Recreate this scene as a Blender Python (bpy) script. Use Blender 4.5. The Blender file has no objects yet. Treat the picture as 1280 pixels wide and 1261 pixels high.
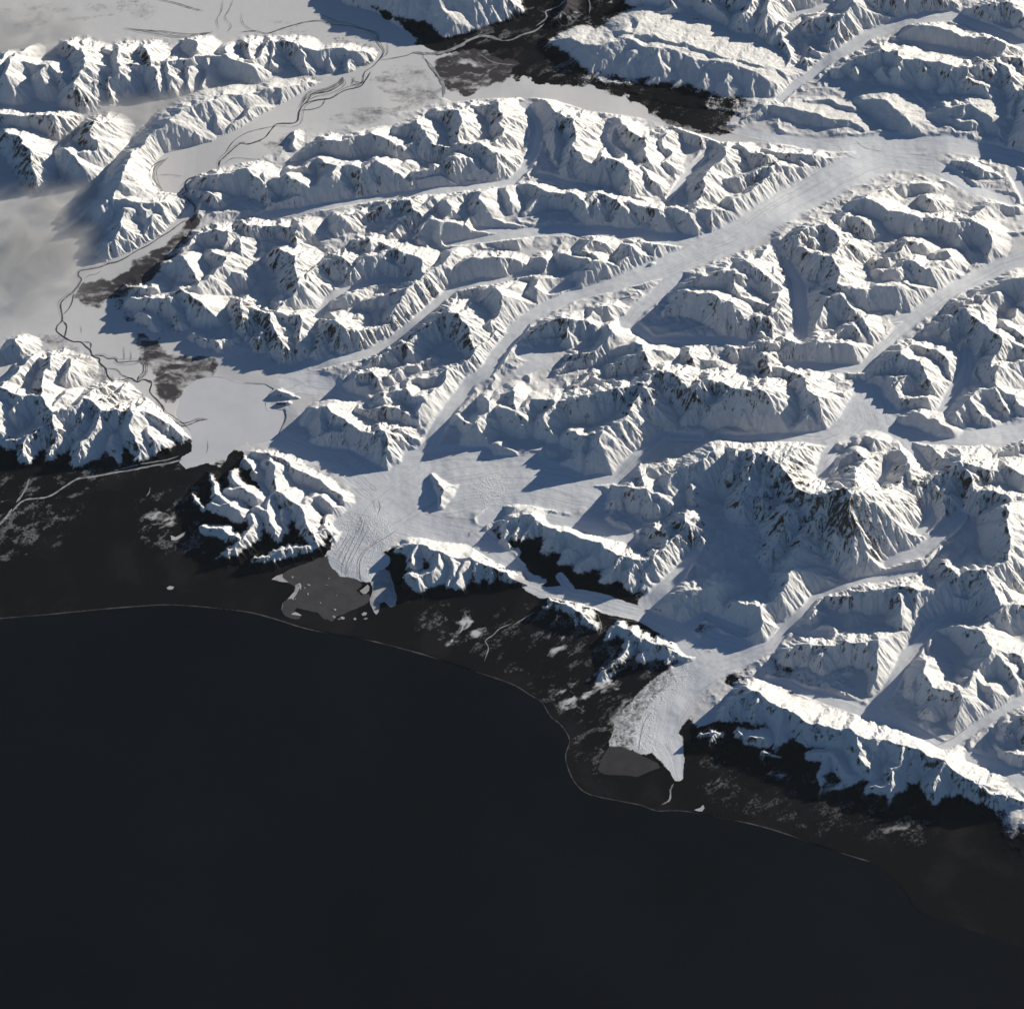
import bpy, math, time
import numpy as np
T0 = time.time()
GRID = .06
HSCALE = 1.5
SKY_STR = .05; SUN_STR = 5.0; EXPO = .58
HAZE = .00005
# ---------------------------------------------------------------- traced geography
# ridge crests: massif -> tile origin -> polylines of "x,y,h" (x,y in 1/3.94 photo px inside the tile, h in 100 m over valley floor)
TILES = dict(A0=(0,0),B0=(320,0),C0=(640,0),D0=(960,0),A1=(0,320),B1=(320,320),C1=(640,320),D1=(960,320),
             A2=(0,560),B2=(320,560),C2=(640,640),D2=(960,640),E2=(700,860),F2=(960,860))
RIDGES = {
'north_west': {'A0':["130,230,5 50,290,10 25,370,10 20,420,6","330,210,6 400,250,10 415,300,12 385,360,11 360,410,10 380,450,4",
   "240,320,9 200,350,9 215,400,7 215,450,3","245,320,9 300,360,8 320,410,6","520,240,5 585,240,9 580,310,10 595,360,8 540,380,7","540,380,7 545,470,3",
   "700,230,8 740,290,9 745,325,8 760,330,8 775,400,6 780,440,3","830,290,7 850,380,6 840,440,3","940,200,5 965,205,7 965,245,7","930,330,6 935,440,2",
   "1110,230,6 1105,270,8 1160,300,7 1240,330,6","1190,205,5 1225,210,7 1235,280,6","50,290,9 120,300,7 245,320,8","415,300,11 500,320,8 590,330,8 745,310,8 850,300,7 960,275,7 1100,280,7 1240,300,6",
   "460,400,7 465,470,3","620,380,5 630,440,3","-60,380,9 0,300,8 30,260,6","1020,290,6 1000,430,2","400,200,3 440,260,6"],
  'B0':["-20,300,6 60,200,6 200,210,7 350,240,6 500,250,5 590,270,2","75,200,6 85,320,3","190,210,7 225,260,6 240,330,3","360,245,5 370,330,2","480,250,4 450,330,2"]},
'river_bluff': {'A0':["1260,450,3 1190,470,6 1070,480,8 1000,500,9 900,540,9 840,590,10 770,650,9 740,710,9 660,760,10 625,820,11 600,900,11 560,980,9 500,1010,8",
   "560,980,9 680,1000,8 720,1060,6","620,1030,8 600,1120,7 540,1200,6 560,1250,4","820,600,8 810,700,5 800,770,2","970,510,8 1040,520,7 1065,600,4","1240,540,5 1150,620,3",
   "680,1000,8 800,1000,7 900,1010,5","750,1060,6 720,1180,3","620,1130,6 680,1180,3","840,1040,5 840,1120,2"],
   'B0':["-20,460,4 60,430,5 150,430,5 140,500,2","150,430,5 230,420,4 340,430,1"]},
'fog_peaks': {'A0':["0,560,5 120,570,6 200,570,7 262,570,8 255,645,3","30,650,8 90,670,9 150,740,10 170,860,6 180,900,2"]},
'fog_peak_east': {'A0':["545,600,6 460,600,10 440,640,10 475,690,9 480,740,7 400,800,3","545,600,6 560,660,4","430,750,8 475,740,7","310,735,9 360,770,9 395,810,8 405,880,3","430,750,8 360,770,8"]},
'north_wall': {'B0':["250,-90,9 400,-70,10 700,-80,13 900,-70,14 935,60,9 985,130,4","935,-60,14 1150,-30,10 1170,100,4","1150,-30,10 1300,-10,9 1400,-10,9","1230,-20,9 1250,60,4"],
   'C0':["-100,-40,10 20,0,7 60,60,2"]},
'rounded_mountain': {'C0':["180,200,3 300,190,6 420,230,8 560,190,9 700,230,10 820,250,9 900,300,8 1000,300,8 1100,320,8 1200,350,7 1260,400,5",
   "430,240,7 440,280,5 400,340,2","720,240,9 740,330,6 680,400,2","880,270,8 850,340,5 780,440,1","1000,310,8 950,380,5 900,460,1","1090,320,8 1050,400,5 1040,480,1","1190,350,7 1180,440,3",
   "560,150,8 700,170,9 850,210,9 1000,260,8 1150,300,7 1240,330,6","560,190,9 620,110,7","820,250,9 900,190,7","600,250,8 560,340,3"],
   'D0':["0,400,5 60,430,3 100,470,1","-20,310,5 60,350,4 150,390,2"]},
'far_east_range': {'C0':["1130,70,8 1180,0,9 1200,-50,9","1240,90,8 1260,30,9 1265,-30,9","780,0,5 800,30,4 700,60,2","950,-30,8 1000,40,5 1060,100,3","1180,-40,9 1000,-60,8 800,-50,7 600,-30,5"],
   'D0':["75,60,8 60,130,6 20,180,4","210,90,7 300,70,8 385,65,9 350,120,8 320,190,5 320,240,2","415,0,10 420,30,10 385,65,9","640,-10,7 660,60,3","415,0,10 500,70,7 600,90,3","200,-30,8 200,20,7 240,60,4",
   "120,-20,8 75,60,8","440,-40,10 560,-30,8 640,-20,7 800,-30,6 900,0,4","210,90,7 190,130,3","385,65,9 450,130,5 480,170,2","60,130,5 100,250,3 60,350,2","200,230,3 260,270,2","180,290,3 200,330,2"]},
'east_bench': {'D0':["620,185,2 740,120,7 810,130,7 870,150,8 960,190,7 1050,185,7 1170,200,7 1130,250,6","810,130,7 790,200,2","870,150,8 860,220,2","960,190,7 950,240,3","1130,250,6 1100,280,6"]},
'north_east_corner': {'D0':["1010,40,5 1090,20,7 1110,40,5","1090,20,7 1180,10,7 1240,50,6","920,90,3 990,60,5 1010,100,2","1170,160,5 1220,150,6 1240,190,4","1240,50,6 1290,100,7"]},
'banded_massif': {'D0':["430,310,3 460,270,7 560,235,9 640,250,10 665,290,10 640,330,9 650,380,6 650,430,2","665,290,10 770,295,10 780,350,8 765,420,2","770,295,10 910,320,10 900,370,7 860,440,3",
   "910,320,10 985,325,10 975,380,8 990,430,3","985,325,10 1070,305,10 1100,340,8 1110,410,4","1070,305,10 1110,260,9 1180,330,8 1195,370,8 1190,415,5","990,380,8 1060,420,7 1085,470,4","430,330,5 440,370,3",
   "1110,260,8 1250,290,7 1261,330,6","1195,370,7 1230,450,5 1190,560,4 1130,620,2","560,330,6 590,380,4","460,270,7 330,340,4"]},
'low_bench': {'D0':["-20,520,3 120,530,4 240,560,4 400,590,3 480,640,1","180,500,2 300,490,2 420,530,2"],'C0':["1130,600,1 1261,520,3"]},
'domed_hill': {'D0':["470,490,3 560,490,5 640,550,5 700,600,4 735,640,1"]},
'striped_hill': {'D0':["800,560,2 870,520,4 1000,510,5 1100,580,4 1160,680,1","900,580,2 1000,600,3"]},
'east_edge_wall': {'D0':["1330,400,9 1280,560,8 1310,700,10 1290,790,6","1250,440,6 1300,480,8"]},
'ice_island': {'D0':["905,800,1 930,790,3 990,800,4 1060,840,4 1170,880,1"]},
'north_shore_peaks': {'B0':["330,690,7 450,690,8 560,660,9 640,690,9 690,720,8 700,760,5","700,640,6 790,600,9 830,650,9 830,690,8 860,710,6","890,545,6 1000,550,10 1015,620,10 1000,690,7 960,730,5",
   "1140,530,6 1190,505,9 1215,560,9 1190,610,8 1220,640,7","1010,710,8 1100,710,9 1180,760,9 1215,830,5 1160,860,3","960,790,8 980,770,9 1050,780,7 1150,850,3","690,720,8 790,690,6 860,710,6 960,730,6 1010,710,8",
   "1220,640,7 1180,700,7 1100,710,8","780,850,5 880,820,6 890,850,4","780,890,5 880,880,6 900,920,3","1060,560,6 1080,640,5","330,690,7 250,740,4 180,780,2","160,640,3 190,660,3 180,720,2","1000,550,9 1060,520,6 1190,505,8"]},
'peninsula': {'C0':["150,500,6 230,560,8 300,580,9 310,640,9 300,720,8 340,760,9 385,850,8 410,830,8 460,760,10 520,800,9 560,830,10 575,890,8 560,920,5","310,640,9 420,620,7 500,590,5",
   "520,590,5 600,660,7 660,680,8 645,740,8 680,800,7 620,830,6 575,890,8","760,660,6 740,720,6 790,750,4 740,800,4","800,630,4 900,650,5 1000,700,6","1020,705,7 1055,740,8 1035,790,8 970,850,9 945,880,9 940,940,8 900,1000,7 850,1020,4","660,680,8 760,650,6","200,560,7 210,700,5 220,800,2","300,720,8 260,830,4","640,830,6 700,900,5 690,930,2","760,800,5 800,830,3"]},
'crag_wall': {'C0':["30,910,6 120,920,8 200,950,9 280,950,10 350,990,10 360,1100,3","350,990,9 400,950,10 420,1000,9 410,1100,3","400,950,9 520,980,10 540,1040,9 550,1110,3","520,980,9 640,1020,9 720,1030,10 750,1090,6","720,1030,8 800,1020,9 870,1050,10 900,1110,5","870,1050,9 910,1020,10 1000,1040,10 1020,1110,6","1000,1040,8 1050,1050,8 1080,1100,5","560,930,5 640,980,5","640,1010,7 600,1080,3","200,950,8 100,1010,5 60,1050,3"]},
'trunk_corner_hills': {'C0':["1090,980,7 1180,960,9 1220,1010,7","1180,960,8 1261,890,8 1300,860,7","1000,900,5 1100,880,6 1261,830,7","1090,720,5 1180,760,6 1261,770,7"],'D0':["0,830,8 40,810,8 105,830,8 130,890,8 130,930,6","60,900,6 50,960,4","0,740,6 150,760,6 300,790,5 430,800,4 490,800,1","105,830,8 200,840,6 260,880,3","150,760,5 180,820,4"]},
'snowy_knolls': {'C0':["340,1230,6 400,1180,7 460,1200,5","340,1230,6 400,1250,6 440,1300,5","520,1261,4 580,1210,7 590,1260,5","720,1220,5 750,1200,7 790,1261,5","580,1210,6 640,1190,5 700,1200,4 750,1200,6"]},
'shadow_ridge_peaks': {'B0':["0,880,7 40,860,8 50,930,5 60,980,3","60,890,6 150,860,8 210,900,8 215,930,5","350,880,9 330,920,9 350,1010,3","400,820,9 350,880,9","520,830,9 530,940,6","520,830,9 590,790,10 620,810,10 655,850,8 685,900,6 650,940,3",
   "400,820,8 520,830,9","690,840,6 740,800,5","150,860,8 240,930,7 330,920,8","400,820,8 300,780,6 170,830,6","80,1010,5 200,970,5 330,1010,3"],
   'A0':["950,880,4 1060,860,8 1220,830,9 1260,870,8 1290,890,7","960,940,4 1050,960,5"]},
'mid_snow_ridges': {'B0':["600,960,5 740,965,8 780,1040,6 700,1080,4 600,1150,2","940,980,7 960,1010,7 930,1070,5","1120,935,8 1110,1000,8 1090,1050,5","860,1070,6 960,1110,8 975,1160,6 960,1190,3","1040,1100,6 1130,1090,7 1190,1120,7 1260,1140,6",
   "560,1050,3 640,1010,5 740,965,7","800,1020,4 880,970,5","940,980,7 1040,950,5 1120,935,7","860,1070,6 800,1180,3","1230,910,6 1250,1000,5","1090,1050,5 1040,1100,6"]},
'west_snow_hills': {'B0':["390,1060,5 410,1065,7 400,1150,2","410,1065,6 520,1040,4","0,1120,5 110,1110,5 210,1105,8 200,1180,5 190,1261,5","500,1180,5 560,1175,7 560,1250,4","600,1190,5 650,1205,6 690,1240,4","650,1160,3 700,1100,4"],
   'A0':["1060,1130,7 1120,1140,7 1110,1210,5","1200,1100,7 1261,1110,6","1060,1130,6 960,1160,5 900,1220,4","1180,1180,6 1190,1240,5"]},
'west_massif': {'A1':["790,40,3 860,30,6 900,0,8 930,50,8 965,110,6","640,210,4 740,205,7 830,200,7","890,160,8 970,210,9 1000,240,8 1065,300,4","1120,0,8 1100,50,8 1030,100,8 970,140,8 890,160,8","830,200,6 890,160,8",
   "1185,225,9 1200,300,7 1215,390,2","1110,60,7 1180,90,5","850,240,5 880,320,3","620,150,3 700,150,5 760,150,5","1040,-20,7 1110,0,8","950,380,3 1080,430,3 1160,400,2","700,280,4 760,350,2"],
   'B1':["190,0,9 190,80,10 205,130,10 180,200,7 110,220,7 105,270,6","0,260,7 105,270,7 130,200,6","70,280,8 90,350,7 130,430,6 160,520,1","215,290,7 215,370,6 210,450,4 210,490,2","0,262,7 70,280,8","105,270,7 215,290,7","10,400,5 50,370,5","-80,230,8 0,262,7","190,0,9 120,-30,8"]},
'west_spur': {'B1':["350,20,7 250,90,8 270,170,5 200,210,5","420,0,9 350,20,8","330,190,2 330,140,4","240,350,4 290,380,3","205,150,8 250,90,8"]},
'pyramid_peak': {'B1':["370,310,9 420,350,9 480,380,8 480,440,6 475,500,2","370,310,9 320,380,5 290,470,3","480,380,8 560,360,6 690,330,5 740,340,2","430,310,4 500,300,4"]},
'diagonal_ridge_north': {'B1':["540,0,9 510,50,9 500,80,8 440,160,7 410,210,4 380,240,2","540,0,9 620,-20,7 700,-40,7","530,60,6 600,60,5 620,100,3","790,10,9 800,70,6 760,110,3","700,-30,7 790,10,9","650,30,5 700,60,3"]},
'diagonal_ridge_middle': {'B1':["900,50,8 820,90,9 760,150,9 720,200,8 680,280,7 730,340,2","900,50,8 960,-20,7","760,150,8 660,190,6 540,210,4","820,90,8 860,150,4 880,200,2","720,200,7 790,230,4"]},
'shadowed_wall': {'B1':["700,420,3 880,280,9 920,260,9 1000,280,10 1050,370,8 1065,440,5","640,450,6 670,500,3","740,430,6 770,480,4","520,550,2 600,480,5 640,450,6 740,430,6 800,380,5","1000,280,9 1080,370,6 1120,390,4","440,640,4 500,580,5 560,570,6 600,600,5 700,560,4 860,500,3","500,650,3 560,640,3"]},
'cone_peak': {'B1':["1050,25,11 1055,80,8 1000,150,3","1050,25,11 980,80,6","1100,40,7 1140,10,8 1165,60,8 1150,100,3","1050,80,7 1100,150,3","1160,0,7 1261,20,6"]},
'domed_shadow_peak': {'B1':["1160,170,6 1180,160,9 1220,210,9 1220,260,8 1130,340,5","1190,165,8 1261,150,6","1240,330,7 1190,380,7 1110,450,8 1080,500,7 1150,570,2","1220,260,7 1240,330,7","1110,450,7 1160,470,4"]},
'comb_ridge': {'B1':["1080,500,7 1010,550,6 950,560,7 940,620,6 860,680,6 830,700,6 800,760,5 800,820,2","620,700,7 630,680,6 740,650,6 780,690,6 830,690,7","620,700,7 500,760,3","700,760,4 720,790,3","960,570,6 1010,620,3","880,660,5 930,700,2","840,700,5 890,740,2","740,650,5 760,610,4 850,600,4 950,560,5","500,750,4 620,740,6 740,770,5 800,800,3"]},
'lake_massif': {'B1':["240,800,3 290,750,6 350,740,8 400,790,8 470,830,8 530,870,8 600,850,8 640,880,8 690,960,5 700,1000,3","600,850,8 700,850,6 800,900,2","470,830,8 430,880,6 390,950,3","530,870,8 510,920,6 480,980,3",
   "620,880,7 570,960,6 560,1010,2","660,930,7 650,1000,5 620,1050,1","320,760,7 310,830,5 300,890,3","290,900,4 370,870,6 430,880,6"]},
'rock_island': {'B1':["75,690,1 110,660,3.5 180,690,2 210,695,1","100,720,2 160,720,2"]},
'trunk_nunatak': {'B1':["870,1070,2 900,1120,4 920,1150,5 900,1230,2","920,1150,5 985,1130,1"]},
'west_shore_massif': {'A1':["-60,470,6 0,470,4 70,420,7 90,410,4","0,640,9 100,690,9 200,690,9 260,770,9 330,760,9 405,700,9 500,760,10 640,760,11 720,760,9 800,800,7 880,840,5 940,890,2",
   "250,500,8 215,570,8 200,640,9 200,690,9","350,520,7 330,570,7 300,600,5","320,670,7 300,700,8 260,770,8","405,700,9 400,780,8 380,860,5 340,890,3","500,760,10 490,800,9 400,920,7 370,1000,3",
   "640,760,11 640,850,9 670,910,7 690,960,4 650,1010,2","720,850,7 755,900,6 750,950,3","560,880,6 580,1000,3","260,780,9 265,830,8 240,980,3","135,880,6 120,980,4 150,1020,1","0,720,8 -20,800,6 0,860,5","640,760,10 760,680,5","500,700,8 600,650,5","405,700,8 500,640,6 560,640,4","150,500,6 60,590,7 0,640,8","200,500,5 250,500,8","330,760,8 440,680,7","200,840,7 130,900,5 30,910,4","100,690,8 60,760,6"]},
'cape_massif': {'B2':["0,20,3 100,40,5 200,110,5 330,180,5 420,230,4 450,280,3 430,400,3 330,490,2","60,60,6 95,100,7 90,130,6","95,150,7 100,210,6 60,260,7 50,310,8 90,400,6 100,460,3","130,220,9 190,270,9 240,340,8 280,420,7 300,480,4",
   "320,240,6 400,300,5","350,340,5 340,380,5 400,350,4","-10,540,5 120,500,6 260,480,5 330,500,2","130,220,9 100,210,7","190,270,8 260,240,6 320,240,6","280,420,6 350,400,5","0,290,7 50,310,8","130,300,6 150,400,3"],
   'A2':["1000,385,5 1090,400,7 1180,440,7","1240,330,7 1250,370,7 1200,440,7 1120,500,6 1060,540,3","1040,270,6 1130,270,8 1180,310,8 1200,340,6","1130,200,7 1200,200,8 1260,240,8","1040,130,4 1060,220,6 1130,270,7","940,220,3 1000,290,4","1150,110,5 1200,200,7","1200,50,3 1261,120,4"]},
'moraine_knoll': {'A1':["960,890,.6 1000,870,1.4"]},
'terminus_massif': {'B2':["690,500,3 740,480,5 800,470,6 880,500,7 960,530,7 1050,540,6 1130,570,6 1230,610,4 1261,640,3","900,570,7 870,610,6 790,640,6 760,620,5","900,510,7 900,570,7","960,535,7 970,620,5 950,670,3",
   "1090,570,6 1080,640,3","1030,560,6 990,660,4 1020,710,1","1150,590,5 1150,660,2","800,470,6 770,560,5"]},
'serrated_ridge': {'B2':["1130,400,1 1190,320,4 1250,260,7"],
   'C2':["-20,30,6 60,10,7 130,20,7 240,80,8 300,90,8 340,130,8 440,140,8 450,180,8 540,210,8 600,235,8 700,230,8 740,190,8 800,130,10 860,60,10 850,10,10","60,10,7 10,110,4","130,20,7 80,90,4 30,150,2","240,80,8 200,130,6 150,190,3",
   "340,130,8 290,180,6 240,240,3","440,150,8 400,210,6 330,270,4","540,210,8 480,290,5 440,330,3","600,240,8 580,330,5 590,380,2","700,230,8 660,290,5 640,370,2","700,70,6 755,90,8 760,160,8 700,220,8","820,40,9 890,110,7","-20,30,6 -40,150,3","860,60,9 900,30,8"]},
'forest_knob_west': {'C2':["140,490,2.5 200,440,5 270,460,5 350,500,5 400,550,3","220,450,4 200,540,2","300,480,4 310,560,2"]},
'forest_knob_east': {'C2':["450,630,2 520,560,4 600,600,5.5 700,640,5.5 790,660,5 860,710,2","600,600,5 520,720,4 440,780,3","700,640,5 640,710,4","790,660,4 760,740,2"]},
'rib_block': {'C2':["690,480,4 760,430,6 850,380,7 920,390,8 940,450,6 960,520,2","920,390,8 1020,340,8","850,380,7 840,480,4 850,560,1","760,430,6 740,520,2","1020,340,8 1010,420,5 1010,470,3"]},
'twin_block': {'C2':["1060,560,3 1100,440,7 1180,450,8 1261,470,8","1180,450,7 1120,520,4","1250,480,8 1210,560,5 1200,640,2"],'D2':["-20,470,8 60,430,9 120,340,10 130,290,11","60,440,8 40,520,6 80,550,3","60,440,7 160,470,5 210,480,4","0,490,7 -30,600,3"]},
'summit_massif': {'D1':["-60,960,14 0,975,15 60,1010,17 130,990,18 170,1040,18 190,1100,18 240,1165,18 310,1120,21 380,1100,24 410,1170,24 450,1230,22","380,1100,22 530,1080,16 590,1040,13","380,1105,22 330,1190,16","430,1110,14 520,1150,8"],
   'D2':["450,0,20 480,30,18 500,60,16 550,170,9","450,0,20 465,90,12 465,180,6","330,60,14 350,150,9 405,270,3","250,0,14 160,150,10 130,290,9","500,60,14 590,120,11 700,160,8 760,160,5","100,-20,14 60,100,9 0,200,6","590,120,10 640,0,8 700,-40,7","640,120,8 680,220,3","200,80,9 230,200,5"],
   'C1':["1100,940,13 1180,940,15 1261,970,15","1190,970,15 1170,1100,12 1120,1200,9 1110,1240,6","990,960,12 940,990,12 860,1030,11 770,1100,9 760,1190,5","1100,940,13 1080,1060,10","880,1120,7 900,1200,5","1261,970,15 1240,1080,12 1230,1200,9"]},
'shadow_saw': {'C1':["560,1120,8 600,1140,8 660,1140,9 700,1210,6","560,1120,7 500,1200,4","640,1080,7 660,1140,8","590,1050,5 640,1080,7 760,1020,6","660,1140,8 740,1180,7"]},
'central_massif': {'C1':["200,700,7 300,690,9 440,660,10 520,640,10 640,620,10 730,560,10 790,570,11 830,620,10 900,640,10 960,600,11 1030,620,10 1100,650,11 1220,650,12 1240,720,9 1260,760,7",
   "640,640,10 690,720,8 720,810,5","640,640,9 630,680,9 580,760,9 540,800,9 470,850,9 430,890,9 415,950,8 400,1060,4 395,1110,2","200,700,7 200,740,7 150,790,7 190,870,4","280,860,6 330,880,6 400,870,7 430,890,7",
   "960,640,7 910,690,8 860,780,4","1100,660,9 1060,670,9 980,740,7 960,790,4","1140,750,6 1160,820,3","730,570,9 760,640,8 800,640,8","0,760,6 60,800,5","360,900,6 280,1010,4","200,700,7 100,700,6 10,760,7 -60,740,6","480,670,9 440,730,6","560,800,7 640,860,4","10,690,6 20,760,6 40,830,4","1220,650,11 1180,730,7"]},
'lobed_shadow_block': {'B1':["980,790,4 1060,820,6 1090,800,7 1060,880,6","1090,800,7 1150,760,6 1150,720,7 1120,690,5","1150,720,7 1261,660,7","1130,940,4 1170,930,5 1220,960,4","1090,800,6 1160,790,5"],'C1':["0,650,6 10,690,7"]},
'crag_row': {'C1':["500,540,6 600,490,8 660,470,9 680,540,7 740,560,6","660,470,8 750,470,6","500,460,4 600,430,7 645,430,7","660,470,8 645,430,7","400,600,5 560,600,5","300,640,4 400,570,5"]},
'snow_dome': {'C1':["490,380,8 440,440,6 350,480,5 290,490,3","490,380,8 470,340,6","150,340,5 270,305,8 370,320,6","270,305,8 275,400,4","400,260,5 480,245,6 510,270,4","400,340,5 370,320,6","60,380,3 150,340,5","340,500,4 220,560,2","370,320,6 400,260,5"]},
'snowfield_peaks': {'C1':["870,470,7 900,520,6 870,570,4","870,470,7 920,500,5 1000,510,5","1040,545,5 1090,575,3","780,560,4 870,570,4","1100,450,5 1261,420,5","1230,480,6 1261,490,7 1270,560,5","1200,590,3 1261,600,4"]},
'lone_diagonal_range': {'C1':["780,170,2 860,110,6 940,100,8 1040,70,10 1090,75,10 1150,30,10 1200,60,9 1261,100,8","1100,90,10 1095,150,8 1150,210,6","860,175,8 900,180,9 1010,200,10 1060,230,10 1080,300,7 1110,330,5","855,180,8 840,250,4","1010,210,9 1000,290,4","1200,60,8 1240,-20,6","1150,210,6 1261,240,5","1130,320,5 1200,290,6 1261,300,6","740,280,2 860,175,7","1261,100,8 1300,50,5"]},
'north_trunk_knobs': {'C1':["130,10,6 90,80,4","240,-10,5 370,10,6","340,60,4 400,30,7 520,55,5","200,130,4 340,85,8 370,160,3","80,170,4 140,120,7 160,230,3","580,10,8 610,60,7 600,110,2","0,60,4 90,80,4","20,200,4 60,250,4","0,270,4 20,320,3","340,85,7 430,120,4","200,130,5 140,120,6"]},
'ice_knoll': {'C1':["545,205,1 600,180,1.5","680,40,1 690,35,1"]},
'angular_block': {'D1':["0,300,5 20,270,7 80,180,9 90,240,8 30,290,6 20,410,3","-40,370,4 20,410,3","80,180,8 20,180,5"]},
'dark_face_plateau': {'D1':["160,-30,9 310,0,10 350,80,10 340,130,9 250,170,5","340,130,9 360,145,9 450,160,9 540,150,9 640,150,9 675,170,8 670,250,5 665,310,2","350,80,8 400,90,7","620,70,9 690,20,9 760,60,8 830,60,8 880,150,5 900,155,3","760,60,8 900,10,6","880,150,4 930,130,4 1060,70,3",
   "675,130,7 780,170,5 830,190,3","270,200,8 220,240,8 230,350,3","350,190,8 430,270,5 440,290,3","360,145,8 350,190,8 270,200,8","310,0,9 400,-60,8","690,250,5 780,230,3","530,20,5 590,10,6 600,50,4","540,70,5 590,70,4"],
   'D0':["0,1261,6 120,1180,8 200,1130,9 290,1110,9 350,1180,8 340,1261,8","350,1090,7 380,1060,8 460,1080,8 500,1110,6","420,1030,6 480,980,9 530,1000,9 600,1040,8 660,1050,8 700,1060,8 790,1070,7 870,1080,7 930,1100,8 990,1080,8 1080,1130,7 1100,1250,4",
   "480,980,9 560,950,6 660,910,5 800,910,4","780,970,5 810,980,6 820,1010,4","660,1050,7 640,1090,4","600,1261,6 680,1190,7 760,1200,6","820,1250,5 880,1240,6 900,1261,5","930,1100,7 940,1160,5","200,1130,8 230,1200,6","1000,1080,7 1150,1000,5 1230,1020,3"]},
'rocky_brow': {'D1':["0,430,6 100,395,6 150,420,8 200,410,9 290,430,8 390,450,8 430,530,5","340,380,4 420,340,6 460,400,4","470,310,6 520,380,5 640,400,1","200,410,8 340,380,4","60,480,5 150,420,7","300,670,4 400,670,4","240,600,4 330,590,3","0,540,3 60,540,6 110,570,4"]},
'shadow_tooth': {'D1':["100,640,5 180,605,9 190,640,9 230,690,9 270,710,9 290,760,7 300,820,3","230,690,8 200,790,5 150,830,3","0,680,6 80,680,6","180,605,8 110,570,5","0,680,6 -60,720,7"]},
'pyramid_block': {'D1':["470,570,3 560,520,6 640,465,9 690,510,8 750,520,8 770,570,7 810,620,6 820,660,3","700,440,6 830,460,6 900,540,5 930,600,3","640,465,8 700,440,6","540,610,6 600,660,6","600,600,6 690,590,5","640,700,4 780,700,5 860,740,3","820,660,3 900,640,3","600,660,5 690,590,5"]},
'snow_knob': {'D1':["670,790,3 740,770,5 840,810,5 900,850,3"]},
'east_range': {'D1':["1000,205,5 1100,150,7 1200,110,9 1261,110,9","780,370,3 900,300,7 980,260,9 1060,340,9 1080,360,9 1160,410,9 1110,500,7 1100,540,7","1060,340,9 1000,420,6 980,470,4","1140,540,9 1125,640,6","1050,200,7 1130,180,7","920,240,5 1000,215,6",
   "1160,330,7 1261,400,7","1200,430,7 1261,460,7","1160,410,8 1200,430,7","980,260,8 1100,200,6","1140,540,8 1261,520,6","1125,640,6 980,690,7 900,770,6 830,820,2","1120,650,6 1180,760,3","980,690,7 1100,820,2","1125,640,6 1220,680,5 1261,740,4","900,300,6 880,370,4","1261,110,9 1300,200,8","1230,260,5 1200,310,4","1050,260,5 1060,340,6"]},
'south_snow_peaks': {'D1':["600,1040,8 660,980,9 690,1040,9 700,1100,8 760,1110,7","660,990,8 750,945,8 840,1000,6","600,1040,8 540,1070,8","600,1040,8 620,1150,6","780,1110,7 820,1080,8 900,1010,11 950,1005,11 1000,1090,9 1020,1180,7","950,1005,10 1000,1020,10 1090,1060,9 1180,1040,9 1261,1080,9",
   "1020,1170,7 1050,1150,8 1110,1150,9 1190,1190,9 1180,1250,7","820,1110,7 850,1170,6 900,1190,5","740,1140,7 780,1220,5","900,1010,9 860,1150,6","1190,1190,9 1261,1190,7","1250,920,4 1180,950,3 1100,1000,2"],
   'D2':["1180,-30,12 1190,0,13 1195,150,13 1180,230,12 1075,290,12 1080,380,11 1110,450,10 1140,470,9","870,250,8 930,300,10 1000,280,11 1075,290,12","730,20,7 800,50,7 850,30,7","1140,470,9 1261,460,8","1195,150,12 1261,220,8","1140,350,8 1200,430,7","1080,380,10 1000,460,10",
   "1190,0,12 1261,60,9","820,-30,6 860,0,7","1200,100,11 1261,120,8","930,300,9 900,330,8 820,380,9"]},
'lee_peak': {'D1':["320,1060,2 430,960,8 480,1000,7 480,1060,5","430,910,5 480,885,5 530,900,6 520,940,4","500,980,3 560,970,3","350,930,3 400,920,3"]},
'arch_ridge': {'D2':["330,400,5 460,390,7 550,365,9 640,355,9 720,370,9 830,420,10 990,470,11 1010,530,10 1050,590,9 1105,660,9 1050,740,7 1000,790,6 940,860,5","650,400,9 660,530,6 620,620,2","740,400,9 750,500,6","1105,660,9 1180,760,7 1250,880,4","990,470,10 1060,430,9 1110,450,9",
   "760,745,8 790,830,8 860,870,8 940,870,9 960,930,8 950,1080,3","940,870,9 1010,790,7","1010,790,6 1100,850,6 1150,930,4","1105,660,8 1240,700,6 1270,760,6","1100,700,7 1060,760,5","860,870,7 800,960,5","760,745,8 700,860,4","1010,530,9 1100,590,6","470,400,6 430,450,3"]},
'cirque_block': {'D2':["100,670,6 200,650,7 270,650,7 380,625,8 480,640,8 550,620,9 630,615,8 645,740,5","270,590,6 290,610,4","270,650,6 250,700,6 270,770,3","550,620,9 540,700,7 545,800,4 500,890,1","340,650,6 340,720,3","180,660,6 180,730,3","630,615,7 560,760,4","200,650,6 270,590,6"]},
'coast_range': {'E2':["800,130,3 850,70,5 940,20,7 980,50,7 960,110,5","700,230,3 760,220,4 740,290,2","880,210,4 960,240,5 1000,240,5","1000,310,4 1080,330,3"],
   'F2':["-100,0,7 0,55,8 70,95,9 140,130,9 250,170,9 400,195,9 440,230,9 530,250,9 660,280,9 760,300,9 870,350,9 960,430,8 1050,470,7 1120,520,5 1260,560,2","70,95,9 50,220,5 20,290,3","250,180,8 250,240,5","330,195,8 320,250,5","440,240,9 460,350,7 500,400,5",
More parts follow.
